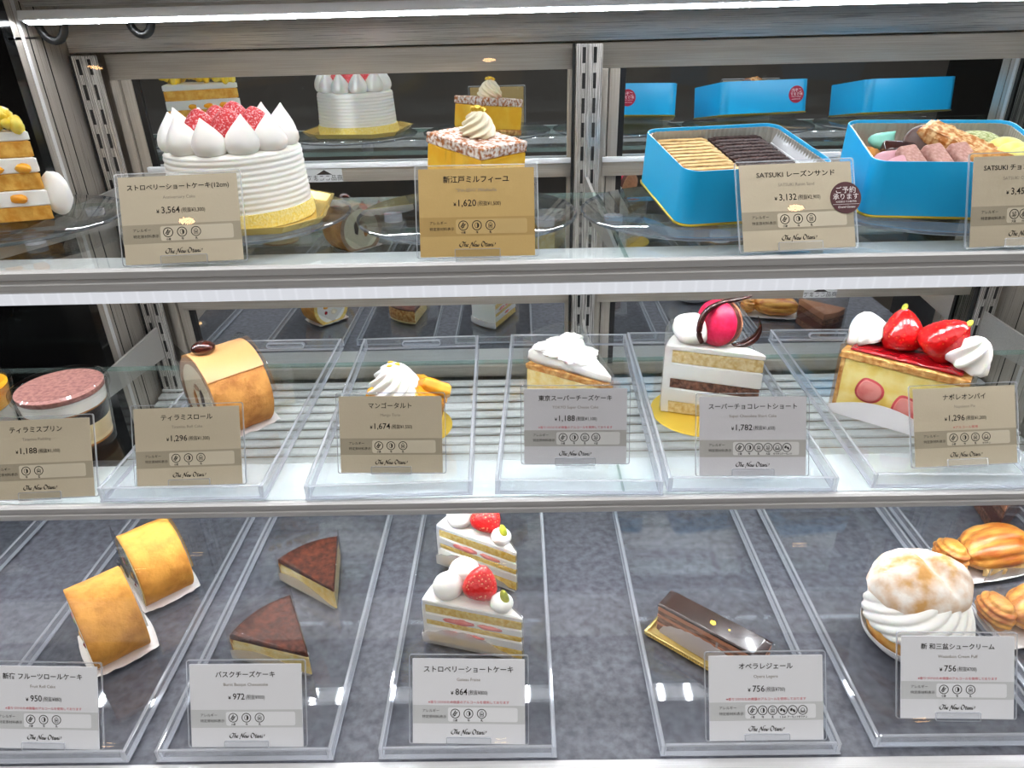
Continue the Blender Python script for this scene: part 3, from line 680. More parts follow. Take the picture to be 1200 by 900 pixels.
sign(-.1125, .505, TRAY_M, -1.5, 22, 'マンゴータルト', .062, 'Mango Tarte', '1,674', '1,550', None, 'wem', 'tan', 'tan price card before the mango tart, priced 1,674')
sign(.0455, .514, TRAY_M, -1.5, 18, '東京スーパーチーズケーキ', .060, 'TOKYO Super Cheese Cake', '1,188', '1,100', RED, 'wems', 'grey', 'grey price card before the cheesecake on the lower glass shelf', redw=.72)
sign(.1920, .492, TRAY_M, -1.5, 25, 'スーパーチョコレートショート', .060, 'Super Chocolate Short Cake', '1,782', '1,650', None, 'wemsga', 'grey', 'grey price card before the macaron cake, priced 1,782')
sign(.3755, .502, TRAY_M, 3, 27, 'ナポレオンパイ', .062, 'Napoleon Pie', '1,296', '1,200', '※アルコール使用', 'wemg', 'tan', 'tan price card before the strawberry napoleon pie', redw=.24)
sign(-.3800, .362, TRAY_D, -2, 25, '新宿 フルーツロールケーキ', .060, 'Fruit Roll Cake', '950', '880', RED, 'wem', 'white', 'white price card before the fruit roll cakes, priced 950', redw=.70)
sign(-.2195, .3615, TRAY_D, -.5, 25, 'バスクチーズケーキ', .060, 'Burnt Basque Cheesecake', '972', '900', None, 'wem', 'white', 'white price card before the burnt cheesecakes, priced 972')
sign(-.0460, .3620, TRAY_D, -1.5, 28, 'ストロベリーショートケーキ', .062, 'Gateau Fraise', '864', '800', RED, 'wem', 'white', 'white price card before the strawberry shortcake slices, priced 864', redw=.72)
sign(.1855, .3620, TRAY_D, 0, 27, 'オペラレジェール', .060, 'Opera Legere', '756', '700', RED, 'wemkag', 'white', 'white price card before the opera slice', redw=.70)
sign(.3415, .3790, TRAY_D, -1.5, 26, '新 和三盆シュークリーム', .058, 'Wasanbon Cream Puff', '756', '700', RED, 'wem', 'white', 'white price card before the cream puff', redw=.70)

# ------------------------------------------------------------------ top shelf: round stands
SX = [-.472, -.2545, -.046, .156, .359, .563]
SY = [.655, .650, .642, .640, .640, .650]
SL = ['under the yellow fruit cake slice', 'under the whole strawberry cake', 'under the mille-feuille', 'under the raisin sandwich tin', 'under the mixed cookie tin', 'under the tin nearest the case wall']
def stand():
    t = thing('round_stand', '', 'cake stand', (0, 0, 0))
    bm = B(); lathe(bm, [(.02, .0070), (.0985, .0070), (.1, .0078), (.1, .0096), (.0985, .0104), (.02, .0104)], 72, mis=[0, 1, 1, 1, 0, 0]); link('disc', bm, ['disc', 'discedge'], t)
    for k in range(4):
        a = pi / 4 + k * pi / 2
        bm = B(); lathe(bm, [(.0085, .0002), (.0085, .0068)], 24, .072 * cos(a), .072 * sin(a), mis=[1, 1]); link('foot', bm, ['acry', 'acedge'], t)
    t.scale = (.99, .99, 1); return t
st0 = stand()
for i in range(6):
    lab = 'clear round acrylic stand ' + SL[i]
    if i == 0: st0.location = (SX[i], SY[i], TOP); st0['label'] = lab; st0['group'] = 'round acrylic stands'
    else: dup(st0, (SX[i], SY[i], TOP), i * .3, lab, 'round acrylic stands')
ZS = TOP + .0106

# ------------------------------------------------------------------ whole strawberry cake on its gold tray
t = thing('cake_tray', 'gold octagonal cake tray under the whole strawberry cake', 'cake tray', (-.2465, .640, ZS + .0002), radians(8))
def octa(r, k=.40):
    o = []
    for i in range(4):
        a = i * pi / 2
        for s in (-1, 1):
            x, y = r, s * r * (1 - k) ; o.append((x * cos(a) - y * sin(a), x * sin(a) + y * cos(a)))
    return o
bm = B(); rings(bm, [[(a, b, z) for a, b in octa(r)] for r, z in ((.066, 0), (.069, .0004), (.0735, .0062), (.0755, .0066), (.0755, .0072), (.0728, .0070), (.0675, .0014))]); link('tray', bm, 'goldtray', t, ang=20)
ck = thing('strawberry_cake', 'whole round white cream cake crowned with sugared strawberries and cream peaks', 'cake', (-.2465, .640, ZS + .0018))
R, H = .0590, .0600
prof = [(.01, 0), (R + .001, 0)]
for i in range(60):
    z = .010 + (H - .013) * i / 59
    prof.append((R - .003 * z / H + .0011 * abs(sin(pi * (z - .010) / .0046)) ** .7, z))
prof += [(R - .004, H - .0012), (R - .008, H - .0002), (.03, H), (.004, H + .0006)]
bm = B(); lathe(bm, prof, 90, rf=lambda a, z: 1 + .006 * noise.noise(Vector((cos(a) * 2, sin(a) * 2, z * 120)))); link('cream_coat', bm, 'cream', ck, ang=80)
bm = B(); lathe(bm, [(R - .002, .0004), (R + .0024, .0004), (R + .0026, .004), (R + .0020, .009), (R + .0014, .0125), (R - .003, .013)], 90, rf=lambda a, z: 1 + .012 * noise.noise(Vector((cos(a) * 14, sin(a) * 14, z * 900))) + .012 * noise.noise(Vector((cos(a) * 60, sin(a) * 60, z * 2500)))); link('crumb_border', bm, 'crumb', ck)
random.seed(4)
for i in range(11):
    a = 2 * pi * i / 11 + radians(-92)
    rr = .0440 + random.uniform(-.001, .001)
    bm = B(); drop(bm, rr * cos(a), rr * sin(a), H - .0015, .0140, .0315 + random.uniform(-.002, .002), (cos(a) * .10 + random.uniform(-.15, .08), sin(a) * .10 + random.uniform(-.1, .1)), seed=i); link('cream_peak', bm, 'cream', ck, ang=80)
for i, (x, y, s) in enumerate(((-.022, -.006, 1), (.006, -.012, 1.05), (.024, .006, 1), (.000, .020, 1.1), (-.018, .020, 1))):
    s_ = link('strawberry', berry_mesh(.0150 * s, .032 * s), 'berry_sugar', ck, (x, y, H - .0005), (radians(random.uniform(-8, 8)), radians(random.uniform(-10, 10)), i), ang=80)

# ------------------------------------------------------------------ mille-feuille
ml = thing('mille_feuille', 'yellow custard mille-feuille with sugared crust and a cream swirl', 'pastry', (-.015, .694, ZS + .0005), (radians(6.6), 0, radians(45.4)))
bm = B(); rings(bm, [[(x, .012, 0), (x, .078, 0), (x, .078, .0085), (x, .070, .0078), (x, .012, .0004)] for x in (-.026, .026)])
rz = thing('riser', 'clear acrylic riser tilting the mille-feuille', 'riser', (-.015, .694, ZS), radians(45.4)); link('block', bm, 'acry', rz, smooth=False)
def rect(x0, x1, y0, y1): return [(x0, y0), (x1, y0), (x1, y1), (x0, y1)]
RB = rect(-.030, .030, .0, .078)
bm = B(); slab(bm, RB, 0, .0075, amp=.0010, freq=320, seed=1); link('bottom_crust', bm, 'crust', ml)
bm = B(); slab(bm, inset_poly(RB, .001), .0075, .039, amp=.0006, freq=90, seed=2, step=.002, levels=8); link('custard_filling', bm, ['custard'], ml)
bm = B(); slab(bm, RB, .039, .0495, amp=.0010, freq=320, seed=3, topamp=.0012, mitop=1); link('top_crust', bm, ['crust_sugar', 'crust_sugar'], ml)
bm = B(); swirl(bm, .002, .040, .0495, .0165, .024, 7, 90, .15); link('cream_swirl', bm, 'ivory', ml, ang=80)
bm = B()
for i, (x, y, z) in enumerate(((.001, .040, .0745), (.004, .038, .0738), (-.002, .043, .0738), (.003, .043, .0748))): blob(bm, (x, y, z), (.0040, .0026, .0024), .8, 60, i, 2)
link('gold_flake', bm, 'gold', ml)
bm = B()
for (x0, x1, zb) in ((-.0312, -.0308, .012),):
    for (y0, y1, z) in ((.016, .024, .014), (.034, .041, .008), (.046, .050, .026)): rings(bm, [[(x, y0, .046), (x, y1, .046), (x, y1 - .001, z), (x, y0 + .002, z + .004)] for x in (x0, x1)])
link('film_wrap', bm, 'film', ml, smooth=False)

# ------------------------------------------------------------------ yellow fruit cake at the edge
yc = thing('fruit_cake_slice', 'tall layered cake slice heaped with yellow citrus pieces', 'cake', (-.4235, .644, ZS + .0005), radians(174))
Wd = wedge(.105, radians(20))
zz = 0
for i, (h, m, nme, ins) in enumerate(((.013, 'sponge_gold', 'sponge_layer', .001), (.014, 'cream', 'cream_layer', 0), (.015, 'sponge_gold', 'sponge_layer', .001), (.013, 'cream', 'cream_layer', 0), (.014, 'sponge_gold', 'sponge_layer', .001), (.008, 'cream', 'cream_layer', 0))):
    bm = B(); slab(bm, inset_poly(Wd, ins), zz, zz + h, amp=.0005, seed=i); link(nme, bm, m, yc); zz += h
random.seed(8)
for i in range(7):
    bm = B(); blob(bm, (.012 + .011 * i, -.0045 - .0035 * i, (.020, .046)[i % 2]), (.008, .0045, .0045), .3, 80, i, 2); blob(bm, (.012 + .011 * i, .0045 + .0035 * i, (.020, .046)[(i + 1) % 2]), (.008, .0045, .0045), .3, 80, i + 9, 2); link('fruit_piece', bm, 'mango', yc)
ys = mat('citrus_topping', 'f4c81e', .3, 0, 'fbe46a', 70, 4, coat=.4, sss=.2); M['citrus'] = ys
for i in range(70):
    r_ = .007 + .092 * random.random(); a = random.uniform(-.32, .32)
    bm = B(); blob(bm, (0, 0, 0), (.0085, .0055, .0055), .3, 70, i, 2); link('citrus_piece', bm, 'citrus', yc, (r_ * cos(a), r_ * sin(a), zz + .004 + random.uniform(0, .013) * min(1, r_ / .02)), (random.random(), random.random() * 3, random.random() * 6))
bm = B(); blob(bm, (.004, -.016, .020), (.0125, .012, .020), .15, 60, 3, 3); link('cream_dollop', bm, 'cream', yc)

# ------------------------------------------------------------------ blue biscuit tins
def tin(x, y, yaw, tilt, W, D, H, label, sticker=0):
    dz = .0003 + .0
    t = thing('biscuit_tin', label, 'tin', (x, y, ZS + dz + .0008), (radians(tilt), 0, radians(yaw)), 'open blue biscuit tins')
    cy = D / 2; r = .013
    bm = B(); P = lambda w_, d_, z: [(a, b + cy, z) for a, b in rrect(w_, d_, r, 7)]
    rings(bm, [P(W - .004, D - .004, .0008), P(W, D, .0022), P(W, D, H - .0008), P(W - .0006, D - .0006, H), P(W - .0016, D - .0016, H), P(W - .0022, D - .0022, H - .001), P(W - .0022, D - .0022, .004), P(W - .008, D - .008, .0035)]); link('tin_body', bm, 'tin', t)
    bm = B(); rings(bm, [P(W - .004, D - .004, .0), P(W + .0016, D + .0016, .0003), P(W + .0018, D + .0018, .0014), P(W + .0004, D + .0004, .0021), P(W - .004, D - .004, .002)]); link('bottom_rim', bm, 'tingold', t)
    # corrugated liner
    bm = B(); o = []; per = resample(rrect(W - .0042, D - .0042, r - .002, 7), .0011)
    for i, p in enumerate(per):
        n_ = (p - Vector((0, 0))).normalized(); o.append(p - n_ * (.0006 * (1 + cos(2 * pi * i / 4))))
    rings(bm, [[(q.x, q.y + cy, z) for q in o] for z in (.0045, H - .0022)] + [[(q.x * .985, q.y * .985 + cy, z) for q in o] for z in (H - .0022, .0045)], False, False)
    link('paper_liner', bm, 'liner', t, ang=60)
    if sticker:
        cx = sticker * (W / 2 - .022); bm = B(); F0 = lambda a, b: (cx - a, D + .0002, .026 + b); F1 = lambda a, b: (cx - a, D + .0006, .026 + b); F2 = lambda a, b: (cx - a, D + .0008, .026 + b)
        rings(bm, [[F0(a, b) for a, b in ell(0, 0, .012, .012, 0, 36)], [F1(a, b) for a, b in ell(0, 0, .012, .012, 0, 36)]])
        put_text(bm, F2, 'ご予約', .0056, 0, .0052, mi=1); put_text(bm, F2, '承ります', .0050, 0, .0002, mi=1); put_text(bm, F2, '※3日前までの御予約', .0018, 0, -.0034, mi=1); put_text(bm, F2, 'Grand Gateau', .0024, 0, -.0066, mi=1, shear=.3)
        s = link('reservation_sticker', bm, ['sticker_red', 'whiteink'], t, smooth=False); s['label'] = 'round wine red sticker on the back of the tin'
    bm = B(); k = sin(radians(tilt)); rings(bm, [[(x_, .03, .0), (x_, D - .006, .0), (x_, D - .006, (D - .006) * k - .0006), (x_, .03, .03 * k - .0006)] for x_ in (-W * .36, W * .36)])
    rz = thing('riser', 'clear acrylic riser tilting ' + label.replace('open blue', 'the blue'), 'riser', (x, y, ZS + .0002), radians(yaw)); link('block', bm, 'acry', rz, smooth=False)
    Mx = Matrix.Translation(t.location) @ Matrix.Rotation(radians(yaw), 4, 'Z') @ Matrix.Rotation(radians(tilt), 4, 'X')
    return t, Mx
def put(o, Mx, loc, rot=(0, 0, 0)):
    from mathutils import Euler
    m = Mx @ Matrix.Translation(loc) @ Euler(rot).to_matrix().to_4x4()
    o.location = m.to_translation(); o.rotation_euler = m.to_euler()
W1, D1, H1 = .126, .106, .046
t1, X1 = tin(.191, .578, 9.8, 10, W1, D1, H1, 'open blue tin packed with pale and dark sandwich biscuits', -.2)
ZC = .004
# two columns of upright sandwich biscuits
def sandwich(kind, m):
    t = thing('sandwich_biscuit', '', 'biscuit', (0, 0, 0)); L, T, Hh = .049, .0138, .034
    bm = B(); slab(bm, rect(-L / 2, L / 2, -T / 2, -T / 2 + .0056), 0, Hh, amp=.0004, freq=300, bev=.0012); link('biscuit', bm, m, t)
    bm = B(); slab(bm, rect(-L / 2, L / 2, T / 2 - .0056, T / 2), 0, Hh, amp=.0004, freq=300, bev=.0012, seed=2); link('biscuit', bm, m, t)
    bm = B(); slab(bm, rect(-L / 2 + .0015, L / 2 - .0015, -T / 2 + .0057, T / 2 - .0057), .001, Hh - .0010, amp=.0008, freq=300, bev=.0008, seed=3); link('raisin_filling', bm, 'raisin', t)
    return t
order = ('front', 'second', 'third', 'fourth', 'fifth', 'sixth', 'seventh')
pale = sandwich('p', 'biscuit'); dark = sandwich('d', 'cocoabis')
for i in range(6):
    for k, (pr, nm, xx) in enumerate(((pale, 'pale butter', -.031), (dark, 'dark cocoa', .0205))):
        lab = '%s sandwich biscuit in the blue tin, %s of its row from the front wall' % (nm, order[i] if i else 'first')
        o = pr if i == 0 else dup(pr, (0, 0, 0), 0, lab)
        o['label'] = lab; o['group'] = nm + ' sandwich biscuits in the blue tin'
        put(o, X1, (xx, (.0140 + i * .0155), ZC + .0005), (0, 0, radians((i * 37 % 5 - 2) * .6)))
bm = B()
for i in range(4): rings(bm, [[(x_, y_, z_) for x_, z_ in ((.046 + .0037 * i, .006 + .0085 * i), (.0476 + .0037 * i, .006 + .0085 * i), (.0502 + .0037 * i, .0145 + .0085 * i), (.0486 + .0037 * i, .0145 + .0085 * i))] for y_ in (.010, D1 - .010)])
link('white_divider', bm, 'liner_white', t1, smooth=False)
# tin of mixed cookies
W2, D2, H2 = .138, .112, .047
t2, X2 = tin(.3520, .5760, -10, 9, W2, D2, H2, 'open blue tin filled with mixed cookies and meringues', 1)
t3, X3 = tin(.566, .590, -6, 9, W2, D2, H2, 'open blue tin nearest the steel side of the case', 0)
def cookie(name, label, cat, bm_m, loc, rot, Mx=X2):
    t = link(name, bm_m[0], bm_m[1], None, ang=60); tag(t, label, cat); put(t, Mx, loc, rot); return t
bm = B(); box(bm, -.060, .060, .010, D2 - .010, .0046, .014, .003)
o = link('cookie_bed', bm, 'orangec', t2)
b_ = B(); drop(b_, 0, 0, 0, .011, .018, (.35, .1)); cookie('meringue_kiss', 'mint green meringue kiss at the rear of the tin', 'meringue', (b_, 'teal'), (-.044, .086, .030), (0, .4, 0))
for i, (x, y, z, w_) in enumerate(((-.050, .040, .030, 'behind'), (-.044, .024, .030, 'before'))):
    b_ = B(); drop(b_, 0, 0, 0, .0095, .016, (.2, .0), seed=i); cookie('meringue_kiss', 'pink meringue kiss at the tin corner, %s its twin' % w_, 'meringue', (b_, 'pinkm'), (x, y, z), (.2, .3, i))
b_ = B(); lathe(b_, [(.001, 0), (.016, .0), (.0185, .002), (.0185, .006), (.016, .0085), (.001, .009)], 32); cookie('chocolate_cookie', 'round chocolate coated cookie standing beside the almond bar', 'cookie', (b_, 'chocodisc'), (-.012, .072, .034), (radians(50), radians(15), 0))
b_ = B(); box(b_, -.014, .014, -.008, .008, 0, .012, .0035, seg=3); cookie('chocolate_bonbon', 'small square chocolate before the mint meringue', 'chocolate', (b_, 'curl'), (-.034, .062, .030), (.3, .1, .1))
for i in range(3):
    b_ = B(); box(b_, -.0085, .0085, -.017, .017, 0, .010, .0022); cookie('finger_biscuit', ('pinkish brown finger biscuit next to the pink meringue', 'pinkish brown finger biscuit in the middle of three', 'pinkish brown finger biscuit next to the golden almond bar')[i], 'biscuit', (b_, 'pinkbar'), (-.031 + .0205 * i, .028 + .004 * i, .032), (radians(28), 0, radians(26)))
b_ = B(); slab(b_, rect(-.033, .033, -.012, .012), 0, .014, amp=.001, freq=240, bev=.003, topamp=.0016); cookie('almond_bar', 'golden bar crusted with chopped almonds across the tin', 'pastry', (b_, 'almond'), (.012, .062, .034), (radians(6), radians(14), radians(-38)))
b_ = B(); blob(b_, (0, 0, 0), (.021, .012, .010), .15, 60, 3, 3); cookie('madeleine', 'golden brown madeleine at the end of the almond bar', 'madeleine', (b_, 'goldcrust'), (.029, .030, .036), (0, 0, radians(-15)))
b_ = B(); blob(b_, (0, 0, 0), (.021, .018, .010), .04, 40, 5, 3); cookie('matcha_cookie', 'domed green tea cookie behind the yellow shells', 'cookie', (b_, 'matcha'), (.036, .082, .034), (.2, 0, -.2))
for i in range(3):
    b_ = B(); blob(b_, (0, 0, 0), (.021, .0045, .016), .04, 30, i, 3); cookie('shell_cookie', ('pale yellow shell cookie next to the matcha cookie', 'pale yellow shell cookie in the middle of three', 'pale yellow shell cookie nearest the front of the tin')[i], 'cookie', (b_, 'lemon'), (.050 + .003 * i, .056 - .0125 * i, .034), (radians(-38), 0, radians(18)))
for i, (x, y, m, nm, wh) in enumerate(((-.056, .062, 'orangec', 'orange cookie', 'at the edge of the tin behind the pink meringues'), (-.018, .054, 'orangec', 'orange cookie', 'under the chocolate coated cookie'), (.020, .018, 'teal', 'mint cookie', 'beside the front wall of the tin'), (.006, .046, 'burnt', 'brown cookie', 'half hidden under the almond bar'))):
    b_ = B(); blob(b_, (0, 0, 0), (.011, .010, .008), .25, 70, i, 3); cookie('cookie', nm + ' ' + wh, 'cookie', (b_, m), (x, y, .030), (.2 * i, .3, i))

# ------------------------------------------------------------------ cups of pudding
def cup(x, y, label, layers, lid_m, fill_top):
    t = thing('pudding_cup', label, 'dessert cup', (x, y, MID + .0004)); r0, r1, H = .0325, .0385, .060
    rad = lambda z: r0 + (r1 - r0) * z / H
    bm = B(); lathe(bm, [(r0 - .002, 0), (r0, .001), (r1, H), (r1 + .0012, H + .0006), (r1 - .001, H), (r0 - .0018, .006), (.01, .0055)], 56); link('clear_cup', bm, 'cup', t)
    for (z0, z1, m, nm) in layers:
        bm = B(); lathe(bm, [(.002, z0), (rad(z0) - .0022, z0 + .0002), (rad(z1) - .0022, z1 - .0002), (.002, z1)], 56); link(nm, bm, m, t)
    bm = B(); lathe(bm, [(r1 + .0016, H - .0035), (r1 + .0022, H - .0035), (r1 + .0026, H + .001), (r1 + .0022, H + .0036), (r1 - .0010, H + .0052), (r1 - .004, H + .0045), (.002, H + .0045)], 56, cap=False); link('clear_lid', bm, 'cup', t)
    return t
cup(-.4225, .573, 'clear cup of layered tiramisu pudding under a domed lid', ((.0075, .0095, 'caramel', 'caramel_layer'), (.0096, .029, 'pudding', 'pudding_layer'), (.0291, .043, 'jelly', 'coffee_jelly_layer'), (.0431, .0445, 'caramel', 'caramel_layer'), (.0446, .0565, 'cream', 'cream_layer'), (.0566, .0615, 'cocoa', 'cocoa_layer')), 0, 0)
cup(-.5140, .573, 'clear cup with white cream and orange fruit at the shelf end', ((.007, .040, 'cream', 'cream_layer'), (.0401, .0595, 'mango', 'fruit_layer')), 0, 0)

# ------------------------------------------------------------------ rolls
def roll(name, label, cat, x, y, z, yaw, R, L, skin, spg, cream_m, fruits, group=None):
    t = thing(name, label, cat, (x, y, z), radians(yaw), group)
    N = 48; cz = R * .80
    def prof(k, rr):    # slightly flattened underside
        a = 2 * pi * k / N; yy = rr * cos(a); zz = cz + rr * sin(a)
        return yy, max(zz, .0003 + (R - rr) * .35)
    rs = []; mis = []
    for i, xx in enumerate([-L / 2, -L / 2 + .0008] + [-L / 2 + L * (j / 14) for j in range(1, 14)] + [L / 2 - .0008, L / 2]):
        e = .0008 if i in (0, 16) else 0
        rs.append([(xx, *[c * 1 for c in prof(k, R - e + .0006 * noise.noise(Vector((xx * 110, cos(6.283 * k / N) * 2.2, sin(6.283 * k / N) * 2.2 + yaw))))]) for k in range(N)])
    ri = R - .0075
    inner0 = [(-L / 2, *prof(k, ri)) for k in range(N)]; inner1 = [(L / 2, *prof(k, ri)) for k in range(N)]
    bm = B(); mis = [1] + [0] * 16 + [1] + [1]
    rings(bm, [inner0] + rs + [inner1], False, False, mis=[1] + [0] * 16 + [1])
    link('sponge_sheet', bm, [skin, spg], t, ang=60)
    bm = B(); rr2 = []
    for (xx, k_) in ((-L / 2 - .0002, .2), (-L / 2 - .0004, .7), (-L / 2 + .0004, 1), (L / 2 - .0004, 1), (L / 2 + .0004, .7), (L / 2 + .0002, .2)):
        rr2.append([(xx, (ri + .0003) * k_ * cos(2 * pi * k / N), cz + max((ri + .0003) * k_ * sin(2 * pi * k / N), -cz + .003)) for k in range(N)])
    rings(bm, rr2); link('cream_filling', bm, cream_m, t)
    for i, (m, a, b, ra, rb, nm) in enumerate(fruits):
        for s in (-1, 1):
            bm = B(); blob(bm, (s * (L / 2 - .001), a * s, cz + b), (.0024, ra, rb), .25, 60, i, 3); link(nm, bm, m, t)
    return t
def doily(name, label, x, y, z, yaw, L, W, seed, sx=0, sy=0, group=None):
    """a crinkled paper liner with upturned edges"""
    bm = B(); n, m_ = 26, 22; V = {}
    for i in range(n):
        for j in range(m_):
            u = -1 + 2 * i / (n - 1); v = -1 + 2 * j / (m_ - 1)
            e = max(abs(u), abs(v)); q = 1 - .10 * (abs(u * v)) ** 1.5
            zz = .0006 + (max(0, e - .72) ** 1.6) * .018 + max(0, e - .7) * .006 * noise.noise(Vector((u * 4, v * 4, seed)))
            V[i, j] = bm.verts.new((u * L / 2 * q, v * W / 2 * q, max(zz, .0004)))
    for i in range(n - 1):
        for j in range(m_ - 1): bm.faces.new((V[i, j], V[i + 1, j], V[i + 1, j + 1], V[i, j + 1]))
    U = {k: bm.verts.new(v.co - Vector((0, 0, .0003))) for k, v in V.items()}
    for i in range(n - 1):
        for j in range(m_ - 1): bm.faces.new((U[i, j], U[i, j + 1], U[i + 1, j + 1], U[i + 1, j]))
    rim = [(i, 0) for i in range(n)] + [(n - 1, j) for j in range(1, m_)] + [(i, m_ - 1) for i in range(n - 2, -1, -1)] + [(0, j) for j in range(m_ - 2, 0, -1)]
    for a_, b_ in zip(rim, rim[1:] + rim[:1]): bm.faces.new((V[a_], U[a_], U[b_], V[b_]))
    o = link(name, bm, 'paper', None, (x, y, z), (0, 0, radians(yaw))); return tag(o, label, 'paper liner', group)
FR = (('mango', .012, .004, .007, .006, 'fruit_piece'), ('berry_cut', -.011, .007, .006, .007, 'fruit_piece'), ('matcha', .002, .013, .005, .004, 'fruit_piece'), ('ivory', -.004, -.010, .008, .007, 'fruit_piece'), ('jam', .013, -.008, .004, .004, 'fruit_piece'))
FZ = TRAY_D + .0012
roll('fruit_roll_cake', 'golden fruit roll cake slice nearer to its price card', 'roll cake', -.379, .472, FZ, 41, .0385, .046, 'rollskin', 'spongey', 'cream', FR, 'fruit roll cakes')
roll('fruit_roll_cake', 'golden fruit roll cake slice behind the other one', 'roll cake', -.3705, .5475, FZ, 43, .0375, .046, 'rollskin', 'spongey', 'cream', FR, 'fruit roll cakes')
doily('paper_liner', 'white paper under the fruit roll nearer to the card', -.377, .471, TRAY_D, 41, .060, .070, 1, group='papers under the fruit rolls')
doily('paper_liner', 'white paper under the rear fruit roll', -.3695, .5465, TRAY_D, 43, .060, .070, 2, group='papers under the fruit rolls')
tr_ = roll('tiramisu_roll', 'coffee brown tiramisu roll slice topped with a chocolate bean', 'roll cake', -.2850, .606, TRAY_M + .0012, 44, .0420, .054, 'tiskin', 'tisponge', 'ivory', (('darkroll', .010, .004, .005, .013, 'chocolate_ripple'), ('caramel', -.008, -.004, .005, .012, 'chocolate_ripple'), ('tisponge', .001, .012, .008, .004, 'chocolate_ripple')))
doily('paper_liner', 'white paper under the tiramisu roll', -.281, .605, TRAY_M, 44, .066, .072, 3)
bm = B(); N = 20; R = .0420
rs = []
for s in (-.0272, .0272):
    a0, a1 = radians(58), radians(140)
    rs.append([(s, (R + .0001) * cos(a0 + (a1 - a0) * i / N), R * .80 + (R + .0001) * sin(a0 + (a1 - a0) * i / N)) for i in range(N + 1)] + [(s, (R + .0013) * cos(a1 - (a1 - a0) * i / N), R * .80 + (R + .0013) * sin(a1 - (a1 - a0) * i / N)) for i in range(N + 1)])
rings(bm, rs); link('coffee_glaze', bm, 'coffee_glaze', tr_, ang=50)
bm = B(); blob(bm, (-.013, -.001, R * 1.80 + .0062), (.0108, .0075, .0072), .04, 20, 1, 3, Matrix.Rotation(-.3, 3, 'Z')); link('chocolate_bean', bm, 'bean', tr_, ang=80)
def arcfilm(root, R, L, x, ext):
    bm = B(); a0, a1 = radians(8), radians(172); n = 30
    rs = [[(x + d, (R + .003 + ext) * cos(a0 + (a1 - a0) * i / n), max(.001, R * .80 + (R + .003 + ext) * sin(a0 + (a1 - a0) * i / n))) for i in range(n + 1)] + [(x + d, 0, .001)] for d in (0, .0003)]
    rings(bm, rs); link('film_sheet', bm, 'film', root, smooth=False)
arcfilm(tr_, R, .054, .0282, .004)
bm = B(); rings(bm, [[(-.0284 + d, y_, z_) for y_, z_ in ((-.034, .004), (.036, .004), (.040, .060), (.030, .082), (-.020, .078), (-.036, .050))] for d in (0, .0003)]); link('film_sheet', bm, 'film', tr_, smooth=False)
for o in [q for q in bpy.data.objects if q.name.startswith('fruit_roll_cake')]:
    arcfilm(o, .0385, .046, .0238, .003)
    bm = B(); rings(bm, [[(-.0242 + d, y_, z_) for y_, z_ in ((-.030, .002), (.032, .002), (.036, .050), (.024, .075), (-.016, .068), (-.034, .040))] for d in (0, .0003)]); link('film_sheet', bm, 'film', o, smooth=False)

# ------------------------------------------------------------------ slices
def film_around(root, L, half, z0, z1, off=.0012, back=True, rise=0.):
    p = [(L * cos(-half), L * sin(-half) - off), (.002, -off), (-off, 0), (.002, off), (L * cos(half), L * sin(half) + off)]
    p[0] = ((L + off) * cos(-half), (L + off) * sin(-half) - off); p[-1] = ((L + off) * cos(half), (L + off) * sin(half) + off)
    zt = [z1 + rise, z1, z1, z1, z1 + rise]
    if back:
        q = [((L + off) * cos(half - 2 * half * i / 8), (L + off) * sin(half - 2 * half * i / 8)) for i in range(1, 8)]
        p = p + q; zt = zt + [z1 + rise * 1.2] * 7
    bm = B(); sheet_wall(bm, p, z0, zt, closed=back); return link('film_wrap', bm, 'film', root, smooth=False)
def slice_(name, label, cat, tip, ang, half, L, z, layers, group=None):
    t = thing(name, label, cat, (tip[0], tip[1], z), radians(ang), group); zz = 0
    for i, (h, m, nm, ins) in enumerate(layers):
        bm = B(); slab(bm, inset_poly(wedge(L, half), ins), zz, zz + h, amp=.0004, freq=280, seed=i + len(label), step=.002); link(nm, bm, m, t); zz += h
    return t, zz
def fruit_bits(t, L, half, z, m, spots, nm='strawberry_piece'):
    for i, (r_, s, w_, h_) in enumerate(spots):
        bm = B(); a = s * (half - .0); d = Vector((cos(a), sin(a)))
        blob(bm, (r_ * d.x, r_ * d.y, z), (w_, .0016, h_), .22, 60, i, 3, Matrix.Rotation(a, 3, 'Z')); link(nm, bm, m, t)
